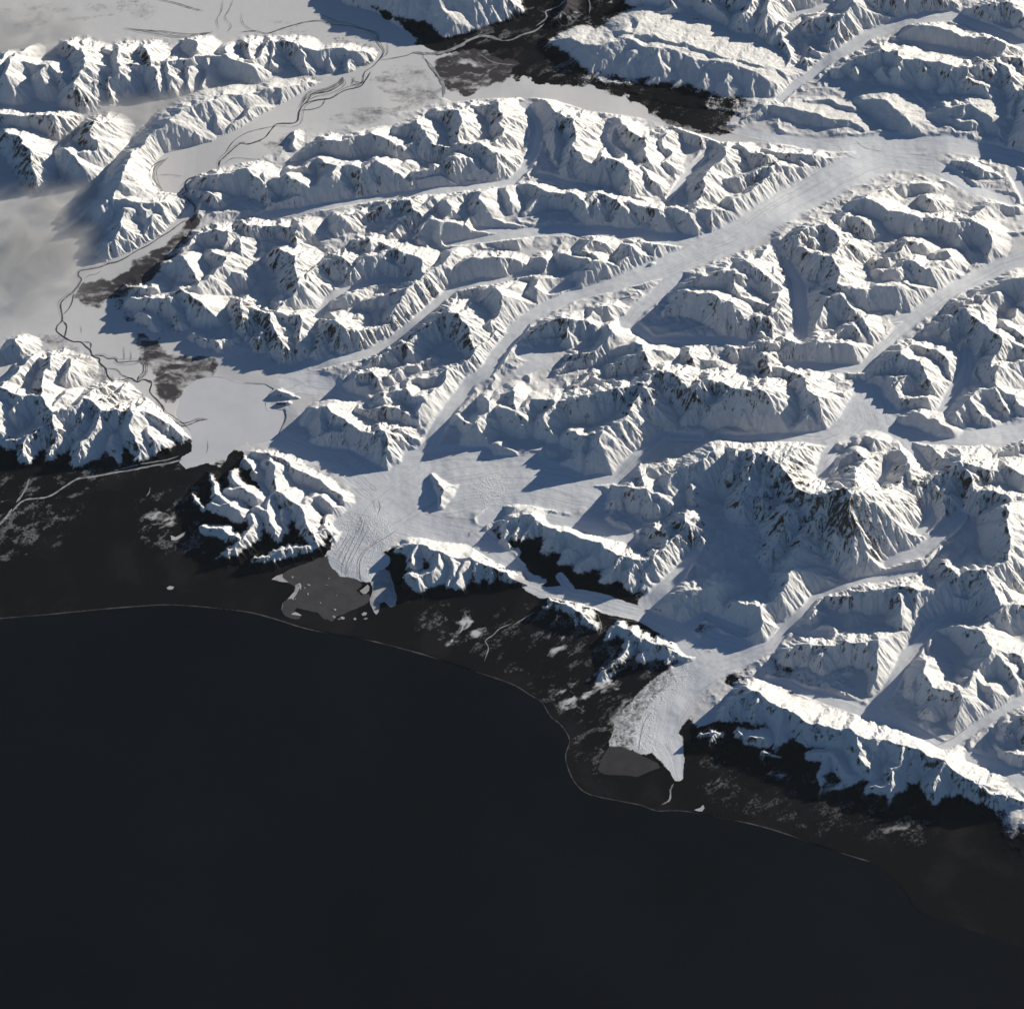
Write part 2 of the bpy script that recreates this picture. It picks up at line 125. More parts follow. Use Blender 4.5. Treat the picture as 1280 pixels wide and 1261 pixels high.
   "660,290,9 650,380,6 600,390,6 610,470,5 590,590,1","600,470,5 500,480,4 480,520,2","870,370,9 820,460,7 830,590,1","960,430,8 900,520,3","1040,480,7 1010,550,3","200,330,4 310,310,5 350,370,5 420,430,4","310,310,4 250,420,3 260,510,2","420,430,4 300,500,2","530,250,8 520,330,5","130,130,8 150,200,5 190,280,3","760,310,8 700,420,4"]},
'corner_hill': {'D2':["1150,1090,3 1180,1030,5 1261,1000,7 1300,1060,7","1130,1150,2 1200,1180,4 1290,1200,4"]},
}
# glacier tongues and snowfields: name -> list of centre lines "x,y,halfwidth" in photo px
VALLEYS = {
'plateau_glacier': ["440,695,22 462,655,32 520,612,46 590,600,44 650,600,36 700,612,34 745,622,14","480,615,28 430,575,18 392,568,14 345,545,10 335,525,12","335,492,10 372,478,18 408,482,14 430,495,8 452,499,6",
   "535,560,9 560,512,9 585,480,9 610,462,9 632,430,10 655,405,8","430,655,14 470,640,30 545,660,20 590,668,16 625,695,12 648,710,7","690,648,9 740,658,12 785,672,10","770,598,8 800,568,8 830,545,7 870,548,7","520,575,18 600,570,16","620,640,12 605,650,8","418,696,9 436,706,17 458,711,16 474,700,10","740,600,10 768,598,6"],
'north_trunk': ["640,413,8 668,392,9 710,372,9 770,355,11 820,338,16 870,318,20 930,290,22 985,255,24 1040,225,24 1085,205,24","715,356,6 690,365,6","850,345,8 800,385,10 782,405,9","780,400,8 815,425,7 850,425,8 905,425,7 930,428,6"],
'east_trunk': ["905,160,4 960,172,9 1040,182,12 1110,180,17 1190,180,15 1265,195,12 1300,210,12","1110,200,17 1160,205,14 1180,215,12 1215,238,7 1262,250,9","1268,215,9 1285,250,9"],
'far_glacier': ["975,125,5 1000,102,7 1040,72,8 1090,42,9 1140,24,9 1190,20,10 1240,38,9 1290,60,8","1128,52,4 1180,62,6 1235,70,5","985,25,4 1000,15,5 1020,12,5 1036,5,5"],
'east_glacier': ["1078,458,6 1105,432,7 1150,392,9 1200,358,10 1250,333,12 1300,318,12","1210,440,7 1205,470,9 1185,500,8 1170,522,5","1115,402,4 1135,395,7"],
'high_snowfield': ["1085,492,18 1090,515,30 1075,535,30 1040,548,16 1005,546,10 950,547,6 900,545,5","1095,530,24 1150,542,16 1215,548,13 1300,535,14","1070,545,22 1042,572,18 1030,592,10","985,455,5 1040,460,8 1075,460,8","1000,420,9 1003,395,9 998,355,10 985,330,7","1110,580,7 1100,600,6"],
'west_corridor': ["395,458,7 440,447,8 470,437,7 500,418,6 525,398,6 550,375,6 570,360,7 605,352,6 640,348,4","400,395,5 410,375,5 430,362,5 480,350,5 505,350,4"],
'cross_corridor': ["560,305,4 600,300,6 650,292,8 700,288,9 770,290,9 830,297,10 860,302,12","600,285,5 640,290,7"],
'bend_glacier': ["655,130,6 666,145,5 672,165,7 668,190,7 655,212,6 640,228,6 560,237,6 500,243,6 440,252,6 390,262,7 330,270,7","672,220,5 715,230,5 750,235,4","760,155,3 755,175,4 770,195,3","890,185,3 870,205,5 845,235,4 835,248,3"],
'south_tongue': ["822,920,17 830,890,22 852,858,20 885,835,18 925,823,12 962,808,8 985,782,6 1005,762,5 1020,745,4 1055,732,5 1100,722,6 1150,715,5","865,810,14 840,785,12 800,768,9 765,758,11 730,748,10 700,742,9 678,741,7 662,735,5","832,930,18 842,950,11 846,970,5","852,846,16 822,872,18 795,902,18 778,928,12","845,870,18 815,905,18 805,930,12","855,785,8 880,768,4 930,790,8","810,755,9 840,725,9 870,690,6","930,810,12 895,800,14","700,720,4 712,735,5"],
'back_valley': ["960,850,4 990,857,6 1030,872,8 1070,885,9 1110,898,10 1150,915,8 1180,932,5 1195,925,6 1230,903,6 1265,882,6 1300,862,6","1095,880,8 1115,855,7 1130,825,8 1150,800,8 1165,780,8 1190,770,8 1215,772,6","1215,945,9 1250,960,9 1290,985,8","975,780,6 1000,790,5 1030,793,5"],
'shadow_basin': ["1110,705,6 1150,690,8 1180,665,8 1200,645,7","1150,665,6 1165,650,6 1160,640,6","1130,550,8 1160,585,5"],
'pocket_snowfield': ["655,440,10 680,450,9 650,465,7","640,345,4 670,340,4"],
}
FLOOR = [ # photo px -> ground height in km
(-100,770,0),(0,773,0),(200,757,0),(350,775,0),(500,810,0),(640,856,0),(705,930,0),(712,975,0),(820,1013,0),(960,1035,0),(1100,1080,0),(1200,1160,0),(1300,1195,0),
(-100,1300,0),(300,1300,0),(640,1300,0),(1000,1300,0),(1300,1400,0),(100,950,0),(400,950,0),
(-50,600,.02),(60,640,.03),(200,640,.05),(300,520,.03),(240,480,.03),(100,400,.03),(0,400,.04),(-60,250,.08),(100,250,.06),(200,210,.05),(400,120,.06),(520,70,.08),(300,20,.08),(0,10,.1),(500,-60,.1),
(600,80,.1),(680,60,.12),(850,130,.22),(900,155,.3),(1000,175,.42),(1110,190,.52),(1250,190,.62),(1280,240,.7),(640,125,.3),(1000,110,.35),(1080,60,.6),(1180,15,.85),(1280,60,1.0),
(400,735,.03),(440,700,.12),(480,640,.28),(520,600,.36),(420,575,.25),(370,500,.15),(350,480,.08),(600,600,.5),(680,590,.62),(740,630,.72),(700,640,.6),(560,500,.75),(620,440,.92),(680,400,1.02),(800,350,1.12),(930,290,1.12),(1040,225,.85),
(450,445,.4),(550,375,.7),(620,345,.85),(640,295,.95),(780,290,1.05),(560,237,.85),(655,212,.7),(668,150,.45),(440,252,.7),(300,270,.3),(250,330,.25),(300,400,.3),(450,340,.55),(350,330,.45),
(660,445,1.05),(850,430,1.35),(950,440,1.5),(1000,400,1.5),(985,340,1.45),(1080,458,1.6),(1150,392,1.45),(1280,320,1.2),(1200,480,1.6),(1100,300,1.2),(1200,270,1.0),
(1090,520,1.8),(1200,550,1.7),(1280,540,1.5),(1000,546,1.7),(900,545,1.35),(830,548,1.0),(1035,590,2.1),(1080,640,2.0),(960,640,1.05),(920,600,1.0),(1000,690,1.0),(900,640,.85),(1120,600,1.8),(1180,650,1.5),(1250,620,1.6),
(830,920,.04),(845,870,.15),(900,825,.3),(970,800,.5),(1010,755,.8),(1080,722,1.1),(1160,712,1.3),(800,768,.18),(720,745,.12),(660,730,.06),(840,720,.5),(900,690,.8),(950,700,.85),
(980,855,.35),(1070,885,.42),(1180,932,.45),(1130,825,.75),(1180,770,1.0),(1280,870,.6),(1280,980,.5),(1250,760,1.1),(1000,960,.05),(900,970,.03),(1200,1030,.05),(600,780,.03),(760,850,.05),(560,720,.1),(300,640,.06),(640,680,.3),(780,700,.45),
]
COAST = [(-200,790),(-60,780),(0,773),(60,768),(120,762),(170,758),(210,756),(260,759),(310,765),(345,774),(380,785),(420,793),(460,800),(500,810),(550,824),(600,841),(640,855),(662,868),(678,878),(688,895),(702,907),(712,925),(707,945),(712,965),(722,982),(738,993),(775,1001),(800,1006),(820,1013),(840,1013),(860,1014),(900,1021),(960,1035),(1020,1055),(1068,1071),(1090,1078),(1104,1089),(1120,1101),(1131,1114),(1139,1130),(1152,1142),(1172,1150),(1200,1158),(1240,1172),(1300,1195),(1450,1250)]
FLATS = dict(
 upper_plain=[(-200,-200),(380,-200),(390,-30),(430,5),(470,15),(500,35),(515,62),(480,60),(470,46),(440,42),(330,42),(250,42),(170,38),(120,42),(70,46),(30,60),(-100,75)],
 braid_plain=[(478,42),(515,55),(540,64),(545,100),(553,122),(520,138),(485,142),(470,152),(430,157),(390,155),(365,165),(350,185),(318,202),(280,207),(245,220),(235,236),(225,243),(200,240),(190,225),(192,205),(205,192),(235,184),(265,177),(300,160),(330,142),(352,130),(385,112),(410,98),(440,90),(465,82),(474,62)],
 lower_plain=[(250,250),(238,285),(215,308),(185,330),(150,352),(135,380),(150,400),(175,412),(210,418),(235,424),(258,440),(285,452),(345,472),(356,500),(362,520),(345,545),(300,558),(285,560),(270,572),(240,578),(226,562),(238,548),(215,522),(190,503),(160,478),(130,458),(100,436),(70,428),(40,420),(0,400),(-100,395),(-100,340),(60,335),(100,345),(130,328),(165,314),(200,295),(232,262),(238,250)],
 north_river_flat=[(545,60),(600,48),(640,40),(680,35),(700,10),(710,-60),(640,-60),(660,20),(600,40),(545,55)],
 delta=[(540,75),(600,45),(660,45),(670,60),(680,85),(760,108),(830,130),(920,142),(930,150),(890,160),(960,178),(900,178),(850,160),(800,148),(740,140),(690,125),(660,122),(600,124),(565,128),(553,122)],
)
FOREST = [ # where trees cover the low ground (limit by height above the sea, km)
 ('coast',.43,[(-300,568),(60,590),(150,588),(235,560),(250,580),(262,582),(300,562),(330,620),(430,650),(430,700),(490,690),(560,700),(640,700),(655,735),(680,735),(655,700),(608,668),(640,650),(760,690),(840,700),(900,740),(1000,760),(1030,850),(1000,880),(870,905),(855,850),(862,815),(900,850),(960,880),(1280,1000),(1500,1010),(1600,1500),(-300,1500)]),
 ('rim',.13,[(300,85),(480,30),(500,120),(360,190),(330,260),(300,480),(240,480),(150,420),(130,380),(175,305),(235,240),(190,200),(260,150)]),
 ('foot',.2,[(-300,600),(60,600),(240,580),(236,545),(215,535),(150,555),(60,560),(-300,540)]),
 ('inland',.40,[(380,-80),(430,0),(470,15),(505,40),(540,70),(590,60),(640,75),(640,98),(678,104),(741,108),(782,126),(815,136),(822,150),(868,162),(920,172),(940,165),(910,150),(1000,125),(980,100),(960,60),(880,30),(800,0),(800,-80)]),
]
SCRUB = [ # brown ground with thin snow: strength, outline
 (.85,[(248,262),(205,305),(178,320),(142,345),(101,355),(93,371),(100,380),(107,385),(127,386),(142,378),(175,360),(205,335),(240,295),(252,275)]),
 (.8,[(172,420),(203,420),(200,432),(210,446),(245,442),(262,446),(272,455),(268,470),(240,482),(222,502),(213,506),(198,495),(188,470),(176,455)]),
 (.45,[(458,100),(495,82),(530,79),(543,97),(555,115),(551,130),(497,142),(470,155),(435,160),(394,150),(410,142),(440,137),(497,130)]),
 (.95,[(543,76),(575,62),(605,50),(640,55),(640,95),(610,108),(585,120),(560,116),(553,102),(545,95)]),
 (.9,[(640,20),(700,0),(740,-20),(760,0),(720,20),(690,45),(680,60),(700,85),(640,95),(630,60)]),
 (.7,[(815,136),(850,145),(900,150),(925,160),(890,175),(850,165),(820,150)]),
 (.5,[(40,412),(60,418),(90,425),(105,440),(130,465),(145,480),(120,478),(90,455),(60,440)]),
 (.6,[(280,565),(300,560),(290,600),(250,600),(270,575)]),
 (.55,[(320,180),(350,175),(370,160),(365,175),(345,190),(325,185)]),
 (.35,[(0,10),(80,0),(140,5),(180,-10),(170,15),(120,25),(60,30),(20,40)]),
 (.35,[(160,0),(200,5),(190,25),(165,28)]),
 (.3,[(330,20),(380,25),(440,40),(460,50),(420,48),(350,42)]),
]
PATCH = [
 (.36,[(640,760),(690,760),(750,780),(860,835),(800,880),(760,960),(740,985),(715,940),(700,890),(650,850),(600,820),(520,790),(500,740),(600,760)]),(.3,[(860,920),(960,930),(1100,1000),(1180,1010),(1180,1060),(1040,1050),(900,1010),(860,980)]),(.4,[(160,630),(250,600),(260,700),(200,700)]),
 (.45,[(600,20),(700,0),(760,40),(700,100),(640,80),(560,60)]),(.3,[(660,80),(760,110),(900,140),(940,150),(820,160),(700,130)]), # open snowy ground in the forest: strength, outline
 (.42,[(-60,590),(40,595),(120,585),(220,572),(235,580),(180,600),(130,600),(100,640),(80,680),(30,710),(0,700),(-60,690)]),
 (.75,[(545,785),(560,770),(590,763),(605,775),(600,795),(570,805),(550,800)]),
 (.8,[(665,815),(680,795),(705,785),(708,800),(695,818),(675,822)]),
 (.8,[(700,860),(720,840),(745,832),(780,835),(800,845),(760,870),(730,890),(700,880)]),
 (.75,[(740,835),(760,815),(785,805),(800,818),(775,835),(750,848)]),
 (.8,[(752,950),(752,910),(765,890),(790,870),(830,845),(860,828),(850,850),(820,870),(800,895),(795,935),(780,945)]),
 (.7,[(870,920),(885,905),(897,935),(880,930)]),(.7,[(945,945),(975,935),(985,970),(965,980),(950,965)]),
 (.6,[(872,965),(895,970),(915,985),(940,1000),(920,990),(890,982)]),(.6,[(868,1012),(885,1003),(880,1014)]),
 (.65,[(1015,970),(1050,965),(1060,985),(1030,995)]),(.7,[(1085,985),(1120,990),(1115,1015),(1095,1005)]),
 (.65,[(1100,1035),(1130,1030),(1148,1042),(1135,1050),(1110,1045)]),
 (.7,[(170,655),(205,635),(232,632),(230,650),(210,670),(185,675)]),
]

def _z(ox, oy, k, s): return [(ox+float(a.split(',')[0])/k, oy+float(a.split(',')[1])/k) for a in s.split()]
LAKE_DARK = _z(330,680,6.4,"505,95 520,150 540,190 570,210 610,260 680,262 740,280 790,320 740,370 780,410 840,400 850,440 830,470 770,500 700,530 640,560 580,580 540,620 510,600 480,600 430,545 350,530 300,520 260,510 240,540 300,570 280,600 220,595 170,575 140,530 150,470 200,430 240,390 245,340 190,310 60,285 100,255 150,240 190,210 260,180 350,150 450,105")
LAKE_SIDE = _z(330,680,6.4,"850,300 880,240 920,205 970,190 1010,215 1030,300 1065,420 1055,490 1010,505 965,460 925,475 918,540 900,565 880,545 850,480 845,440 862,400 868,350")
LAKE_SOUTH = _z(700,860,3.94,"185,400 205,350 220,320 240,290 300,285 380,318 480,365 495,390 440,410 380,437 330,430 250,427 205,418")
LAKE_PALE = _z(180,420,4.571,"205,350 250,290 300,250 350,238 410,232 460,240 530,268 600,274 690,274 740,300 710,330 690,390 700,428 760,422 805,415 812,460 800,500 770,560 740,590 700,600 640,612 600,628 590,600 560,620 520,640 480,680 470,710 380,715 300,745 240,760 200,720 215,690 270,660 275,600 265,560 240,525 215,508 180,450 190,400")
RIV = [ # dark open channels: half width (km), points in photo px
 (.055,_z(60,280,5.818,"1010,-30 960,0 880,60 820,95 740,150 690,175 640,200 560,250 500,278 440,290 380,315 300,330 230,345 225,380 245,410 190,490 140,530 95,575 100,640 105,700 70,740 65,780 120,825 180,855 240,860 280,895 310,920 325,960 375,980 375,1010 420,1050 430,1095 460,1130 520,1140 600,1120 650,1150 700,1130 750,1160")),
 (.05,_z(180,420,4.571,"0,250 45,265 35,320 80,370 110,410 115,440 160,475 210,510 260,505 310,485 365,475")),
 (.05,_z(60,280,5.818,"105,700 135,740 130,790 120,825")),(.04,_z(60,280,5.818,"190,500 175,570 150,620 110,660")),(.035,_z(60,280,5.818,"240,860 310,865 310,920")),
 (.035,_z(60,280,5.818,"325,955 400,960 440,980 490,980 510,1005 600,1000 665,995 670,960")),(.03,_z(60,280,5.818,"420,1050 500,1060 540,1100 600,1120")),(.03,_z(60,280,5.818,"650,1150 660,1110 690,1080 695,1030 670,1000")),
 (.025,_z(60,280,5.818,"390,340 350,365 300,375 270,400")),(.02,_z(60,280,5.818,"550,890 555,960 550,990")),(.02,_z(60,280,5.818,"600,920 605,960 600,1000")),(.018,_z(60,280,5.818,"240,740 245,800")),
 (.02,_z(180,420,4.571,"70,370 75,430 120,440 200,480 270,540")),(.02,_z(180,420,4.571,"560,262 620,268 690,272")),(.03,_z(180,420,4.571,"808,415 805,470 790,510 765,565")),(.014,_z(180,420,4.571,"362,590 365,640 355,670")),
 (.05,_z(180,90,4.267,"1210,0 1180,50 1150,80 1070,100 1000,140 930,150 860,170 830,210 820,260 790,275 710,278 680,310 640,355 560,385 520,380 480,410 430,455 405,480 400,515")),(.055,_z(180,90,4.267,"290,555 235,575 220,610 225,640 205,665 240,690 270,720 268,760")),
 (.03,_z(180,90,4.267,"970,140 950,180 900,200 830,205")),(.03,_z(180,90,4.267,"1110,30 1120,50 1170,60")),(.03,_z(180,90,4.267,"1060,30 1060,60 1000,100 910,120 860,170")),(.025,_z(180,90,4.267,"700,290 600,310 540,330 480,370 430,440")),
 (.02,_z(180,90,4.267,"650,470 560,465 480,460 430,490")),(.03,_z(180,90,4.267,"130,460 60,510 50,570 90,620 110,650 190,685 240,690")),(.018,_z(180,90,4.267,"70,550 150,550 210,560")),(.018,_z(180,90,4.267,"400,515 340,540 290,555")),
 (.035,_z(300,0,3.2,"0,130 60,125 110,135 170,115 260,90 330,85 370,100 430,105 500,120 545,140 550,170 575,210 540,260 500,290 490,330 460,350")),(.028,_z(300,0,3.2,"410,310 400,340 340,370 280,380 240,430")),(.03,_z(300,0,3.2,"460,310 450,340 490,330")),
 (.025,_z(300,0,3.2,"590,160 590,215 560,240 660,225 700,210 730,215 735,240")),(.025,_z(300,0,3.2,"300,55 360,75 400,95")),(.02,_z(300,0,3.2,"330,85 380,110")),(.02,_z(300,0,3.2,"780,215 830,200 830,180")),
 (.02,_z(0,0,3.94,"1100,0 1090,60 1070,100 1080,150")),(.02,_z(0,0,3.94,"1150,0 1130,50 1110,90 1140,130 1120,160")),(.02,_z(0,0,3.94,"1190,60 1200,120 1261,160")),(.04,_z(0,0,3.94,"610,140 700,150 800,155 870,165 960,170 1050,160")),
 (.045,_z(0,0,3.94,"780,0 860,15 940,40 1000,55")),
]
RIVW = [ # frozen channels through the forest
 (.16,_z(300,0,3.2,"690,212 780,215 870,190 920,160 980,145 1050,165")),(.09,_z(300,0,3.2,"1050,165 1090,160 1130,140 1180,125 1220,95")),(.08,_z(640,0,3.94,"120,130 170,90 165,60 200,45 260,20")),(.2,_z(640,0,3.94,"240,25 290,5 340,-25")),
 (.14,_z(300,0,3.2,"740,235 775,280 800,315 815,350 815,390")),(.06,_z(300,0,3.2,"950,210 1000,245 1050,258 1100,260")),(.07,_z(640,0,3.94,"380,70 385,30 370,-20")),
 (.085,_z(0,320,3.94,"900,1000 830,1022 760,1032 650,1055 550,1070 450,1090 380,1100 300,1150 240,1185 180,1195 130,1200 90,1225 60,1261")),(.1,_z(0,560,3.94,"60,300 40,330 0,375 -60,420")),(.05,_z(0,320,3.94,"880,985 820,1005 740,1018 640,1040 560,1058")),
 (.08,_z(0,320,3.94,"145,1095 130,1140 100,1190 80,1215")),(.04,_z(0,320,3.94,"740,1140 735,1165 720,1185")),
 (.045,_z(320,560,3.94,"1261,865 1200,890 1170,920 1130,950 1145,985 1125,1050")),(.045,_z(640,640,3.94,"0,560 60,525 110,490")),(.07,_z(700,860,3.94,"500,575 540,550 545,500 560,470")),
]
MORAINE = [ # dark flow lines on the ice: half width km, px
 (.03,_z(320,560,3.94,"700,400 640,440 560,490 515,550 512,620 522,662")),(.02,_z(320,560,3.94,"630,430 540,500 500,560 503,640")),(.02,_z(320,560,3.94,"500,320 520,370 480,450 430,560 420,630")),(.015,_z(320,560,3.94,"540,340 520,420 460,540 432,632")),
 (.02,_z(320,560,3.94,"600,250 612,290 600,330")),(.015,_z(320,560,3.94,"575,250 592,320")),(.015,_z(320,560,3.94,"470,380 440,450 380,540")),(.015,_z(320,560,3.94,"560,390 500,500 450,600 440,640")),(.015,_z(320,560,3.94,"500,400 440,480 400,560")),
 (.02,_z(640,640,3.94,"690,980 650,1040 630,1130 625,1180")),(.02,_z(640,640,3.94,"420,500 440,560 430,610")),(.015,_z(640,640,3.94,"470,520 600,540 680,550")),(.018,_z(960,640,3.94,"830,1150 900,1120 960,1080 1040,1010")),
 (.015,_z(640,0,3.94,"60,490 100,560 140,600 150,660 130,760 90,850")),(.015,_z(640,0,3.94,"190,560 205,640 190,720 140,800")),(.02,_z(960,0,3.94,"350,720 380,760 450,790")),(.02,_z(960,0,3.94,"430,690 480,730 580,750")),(.02,_z(960,0,3.94,"900,830 1000,890 1050,905 1160,905")),
 (.03,_z(960,0,3.94,"1170,880 1175,930 1200,980 1230,1030")),(.012,_z(320,320,3.94,"900,1010 1000,1000 1261,1010")),(.012,_z(320,560,3.94,"430,200 560,205 620,205")),(.012,_z(640,320,3.94,"60,1110 200,1150 320,1190")),(.02,_z(320,560,3.94,"1055,400 1050,440 1065,410 1130,460")),
 (.012,_z(320,320,3.94,"290,230 300,300 330,330")),(.012,_z(320,320,3.94,"70,590 200,610 260,650")),
]
BERGS = _z(330,680,6.4,"355,328 520,275 565,525 325,350 260,380 280,330 225,265 580,410 350,400 450,470 600,600 560,585 640,590 290,355 250,440 500,330")
SNOWY = [_z(330,680,6.4,"60,285 100,255 150,240 150,270 195,305 120,300"),_z(330,680,6.4,"150,470 200,430 245,380 250,330 290,310 300,340 270,380 240,430 230,500 240,540 300,570 280,600 220,595 170,575 140,530"),_z(330,680,6.4,"780,560 800,545 825,550 815,570 790,575"),_z(330,680,6.4,"545,580 560,570 575,585 560,595"),_z(330,680,6.4,"610,585 630,580 645,600 625,605"),_z(330,680,6.4,"715,600 728,588 740,600 728,610"),_z(330,680,6.4,"795,600 815,590 832,595 815,605"),_z(330,680,6.4,"765,372 790,355 830,320 845,340 840,370 815,395 790,395"),
 _z(0,560,3.94,"820,690 835,680 858,684 850,697 830,698"),_z(0,560,3.94,"840,430 865,440 900,420 918,410 905,432 870,455 845,455"),_z(640,640,3.94,"0,350 30,320 25,290 60,290 82,340 80,362 50,358"),_z(700,860,3.94,"660,600 690,590 705,575 712,590 700,607")]
# ---------------------------------------------------------------- camera geometry (1 unit = 1 km)
TILT = math.radians(40.0); DIST = 285.0; HFOV = math.radians(14.0)
CAM = np.array([0.0, -DIST*math.sin(TILT), DIST*math.cos(TILT)])
FPX = 640.0/math.tan(HFOV/2)
VD = np.array([0.0, math.sin(TILT), -math.cos(TILT)]); VU = np.array([0.0, math.cos(TILT), math.sin(TILT)])
def at(px, py, z=0.0):
    """point of the ground at height z that the photograph shows at px, py"""
    a = (np.asarray(px, float)-640.0)/FPX; b = (630.5-np.asarray(py, float))/FPX
    dy = VD[1]+b*VU[1]; dz = VD[2]+b*VU[2]
    t = (z-CAM[2])/dz
    return CAM[0]+a*t, CAM[1]+dy*t
SUN_EL = math.radians(15.3); SUN_AZ = math.radians(34.0)   # azimuth measured from +X towards +Y

FL = np.array(FLOOR, float)
def floor_px(px, py):
    px = np.asarray(px, float); py = np.asarray(py, float)
    d2 = (px[...,None]-FL[:,0])**2+(py[...,None]-FL[:,1])**2
    w = 1.0/(d2+900.0)**2
    return (w*FL[:,2]).sum(-1)/w.sum(-1)

# ---------------------------------------------------------------- grid
GX0, GX1, GY0, GY1, STEP = -44.0, 44.0, -41.0, 60.0, GRID
NX = int((GX1-GX0)/STEP)+1; NY = int((GY1-GY0)/STEP)+1
gx = (GX0+np.arange(NX)*STEP).astype(np.float32); gy = (GY0+np.arange(NY)*STEP).astype(np.float32)
X, Y = np.meshgrid(gx, gy)                                  # [NY,NX]
def upsample(c, cx0, cy0, cs):
    fx = np.clip((gx-cx0)/cs, 0, c.shape[1]-1.001); fy = np.clip((gy-cy0)/cs, 0, c.shape[0]-1.001)
    ix = fx.astype(int); iy = fy.astype(int); tx = (fx-ix)[None,:]; ty = (fy-iy)[:,None]
    a = c[iy][:,ix]; b = c[iy][:,ix+1]; d = c[iy+1][:,ix]; e = c[iy+1][:,ix+1]
    return ((a*(1-tx)+b*tx)*(1-ty)+(d*(1-tx)+e*tx)*ty).astype(np.float32)
def to_px(x, y, z):
    vx = x-CAM[0]; vy = y-CAM[1]; vz = z-CAM[2]
    dd = vy*VD[1]+vz*VD[2]; uu = vy*VU[1]+vz*VU[2]
    return 640+FPX*vx/dd, 630.5-FPX*uu/dd
cs = 0.8
cxs = np.arange(GX0, GX1+cs*2, cs); cys = np.arange(GY0, GY1+cs*2, cs)
CX, CY = np.meshgrid(cxs, cys); z = np.zeros_like(CX)
for _ in range(3):
    px, py = to_px(CX, CY, z); z = floor_px(px, py)
FLOORZ = upsample(z, GX0, GY0, cs)

rng = np.random.default_rng(11)
def vnoise(x, y, seed):
    xi = np.floor(x).astype(np.int64); yi = np.floor(y).astype(np.int64)
    fx = (x-xi).astype(np.float32); fy = (y-yi).astype(np.float32)
    fx = fx*fx*fx*(fx*(fx*6-15)+10); fy = fy*fy*fy*(fy*(fy*6-15)+10)
    def h(a, b):
        n = (a*374761393+b*668265263+seed*1442695041) & 0xffffffff
        n = ((n ^ (n >> 13))*1274126177) & 0xffffffff
        return ((n ^ (n >> 16)) & 0xffff).astype(np.float32)/32767.5-1.0
    return (h(xi,yi)*(1-fx)+h(xi+1,yi)*fx)*(1-fy)+(h(xi,yi+1)*(1-fx)+h(xi+1,yi+1)*fx)*fy
def fbm(x, y, seed, octv=4, gain=.5):
    s = 0; a = 1.0; n = 0
    for o in range(octv):
        s = s+a*vnoise(x*2**o+o*17.3, y*2**o-o*9.1, seed+o); n += a; a *= gain
    return s/n

# masks -------------------------------------------------------
def poly_mask(pts):
    """ground grid cells inside an outline given in photo px"""
    p = np.array(pts, float); zz = floor_px(p[:,0], p[:,1]); wx, wy = at(p[:,0], p[:,1], zz)
    m = np.zeros((NY,NX), bool)
    n = len(wx)
    for j in range(NY):
        yv = gy[j]; xs = []
        for i in range(n):
            y0, y1 = wy[i], wy[(i+1)%n]
            if (y0 > yv) != (y1 > yv):
                xs.append(wx[i]+(yv-y0)/(y1-y0)*(wx[(i+1)%n]-wx[i]))
        xs.sort()
        for a, b in zip(xs[::2], xs[1::2]):
            ia = int(np.searchsorted(gx, a)); ib = int(np.searchsorted(gx, b))
            m[j, ia:ib] = True
    return m
def box(a, r):
    c = np.cumsum(np.pad(a, ((0,0),(r+1,r)), mode='edge'), axis=1); a = (c[:,2*r+1:]-c[:,:-2*r-1])/(2*r+1)
    c = np.cumsum(np.pad(a, ((r+1,r),(0,0)), mode='edge'), axis=0); return ((c[2*r+1:]-c[:-2*r-1])/(2*r+1))
def blur(a, km):
    r = max(1, int(round(km/STEP/2)))
    a = a.astype(np.float64)
    for _ in range(2): a = box(a, r)
    return a.astype(np.float32)

# domain warp
w1 = fbm(X/1.3, Y/1.3, 5, 4, .55); w2 = fbm(X/1.3+31, Y/1.3+7, 9, 4, .55)
WX = X+.17*w1; WY = Y+.17*w2
SUNX, SUNY = math.cos(SUN_AZ), math.sin(SUN_AZ)
def seg_iter(ax, ay, bx, by, R):
    i0 = max(0, int((min(ax,bx)-R-.3-GX0)/STEP)); i1 = min(NX, int((max(ax,bx)+R+.3-GX0)/STEP)+2)
    j0 = max(0, int((min(ay,by)-R-.3-GY0)/STEP)); j1 = min(NY, int((max(ay,by)+R+.3-GY0)/STEP)+2)
    if i0 >= i1 or j0 >= j1: return None
    sx = WX[j0:j1,i0:i1]; sy = WY[j0:j1,i0:i1]
    dx, dy = bx-ax, by-ay; L2 = dx*dx+dy*dy+1e-9
    t = np.clip(((sx-ax)*dx+(sy-ay)*dy)/L2, 0, 1)
    ex = sx-ax-t*dx; ey = sy-ay-t*dy
    d = np.hypot(ex, ey); seg_iter.c = (ex*SUNX+ey*SUNY)/(d+.02)
    return (slice(j0,j1), slice(i0,i1)), t, d

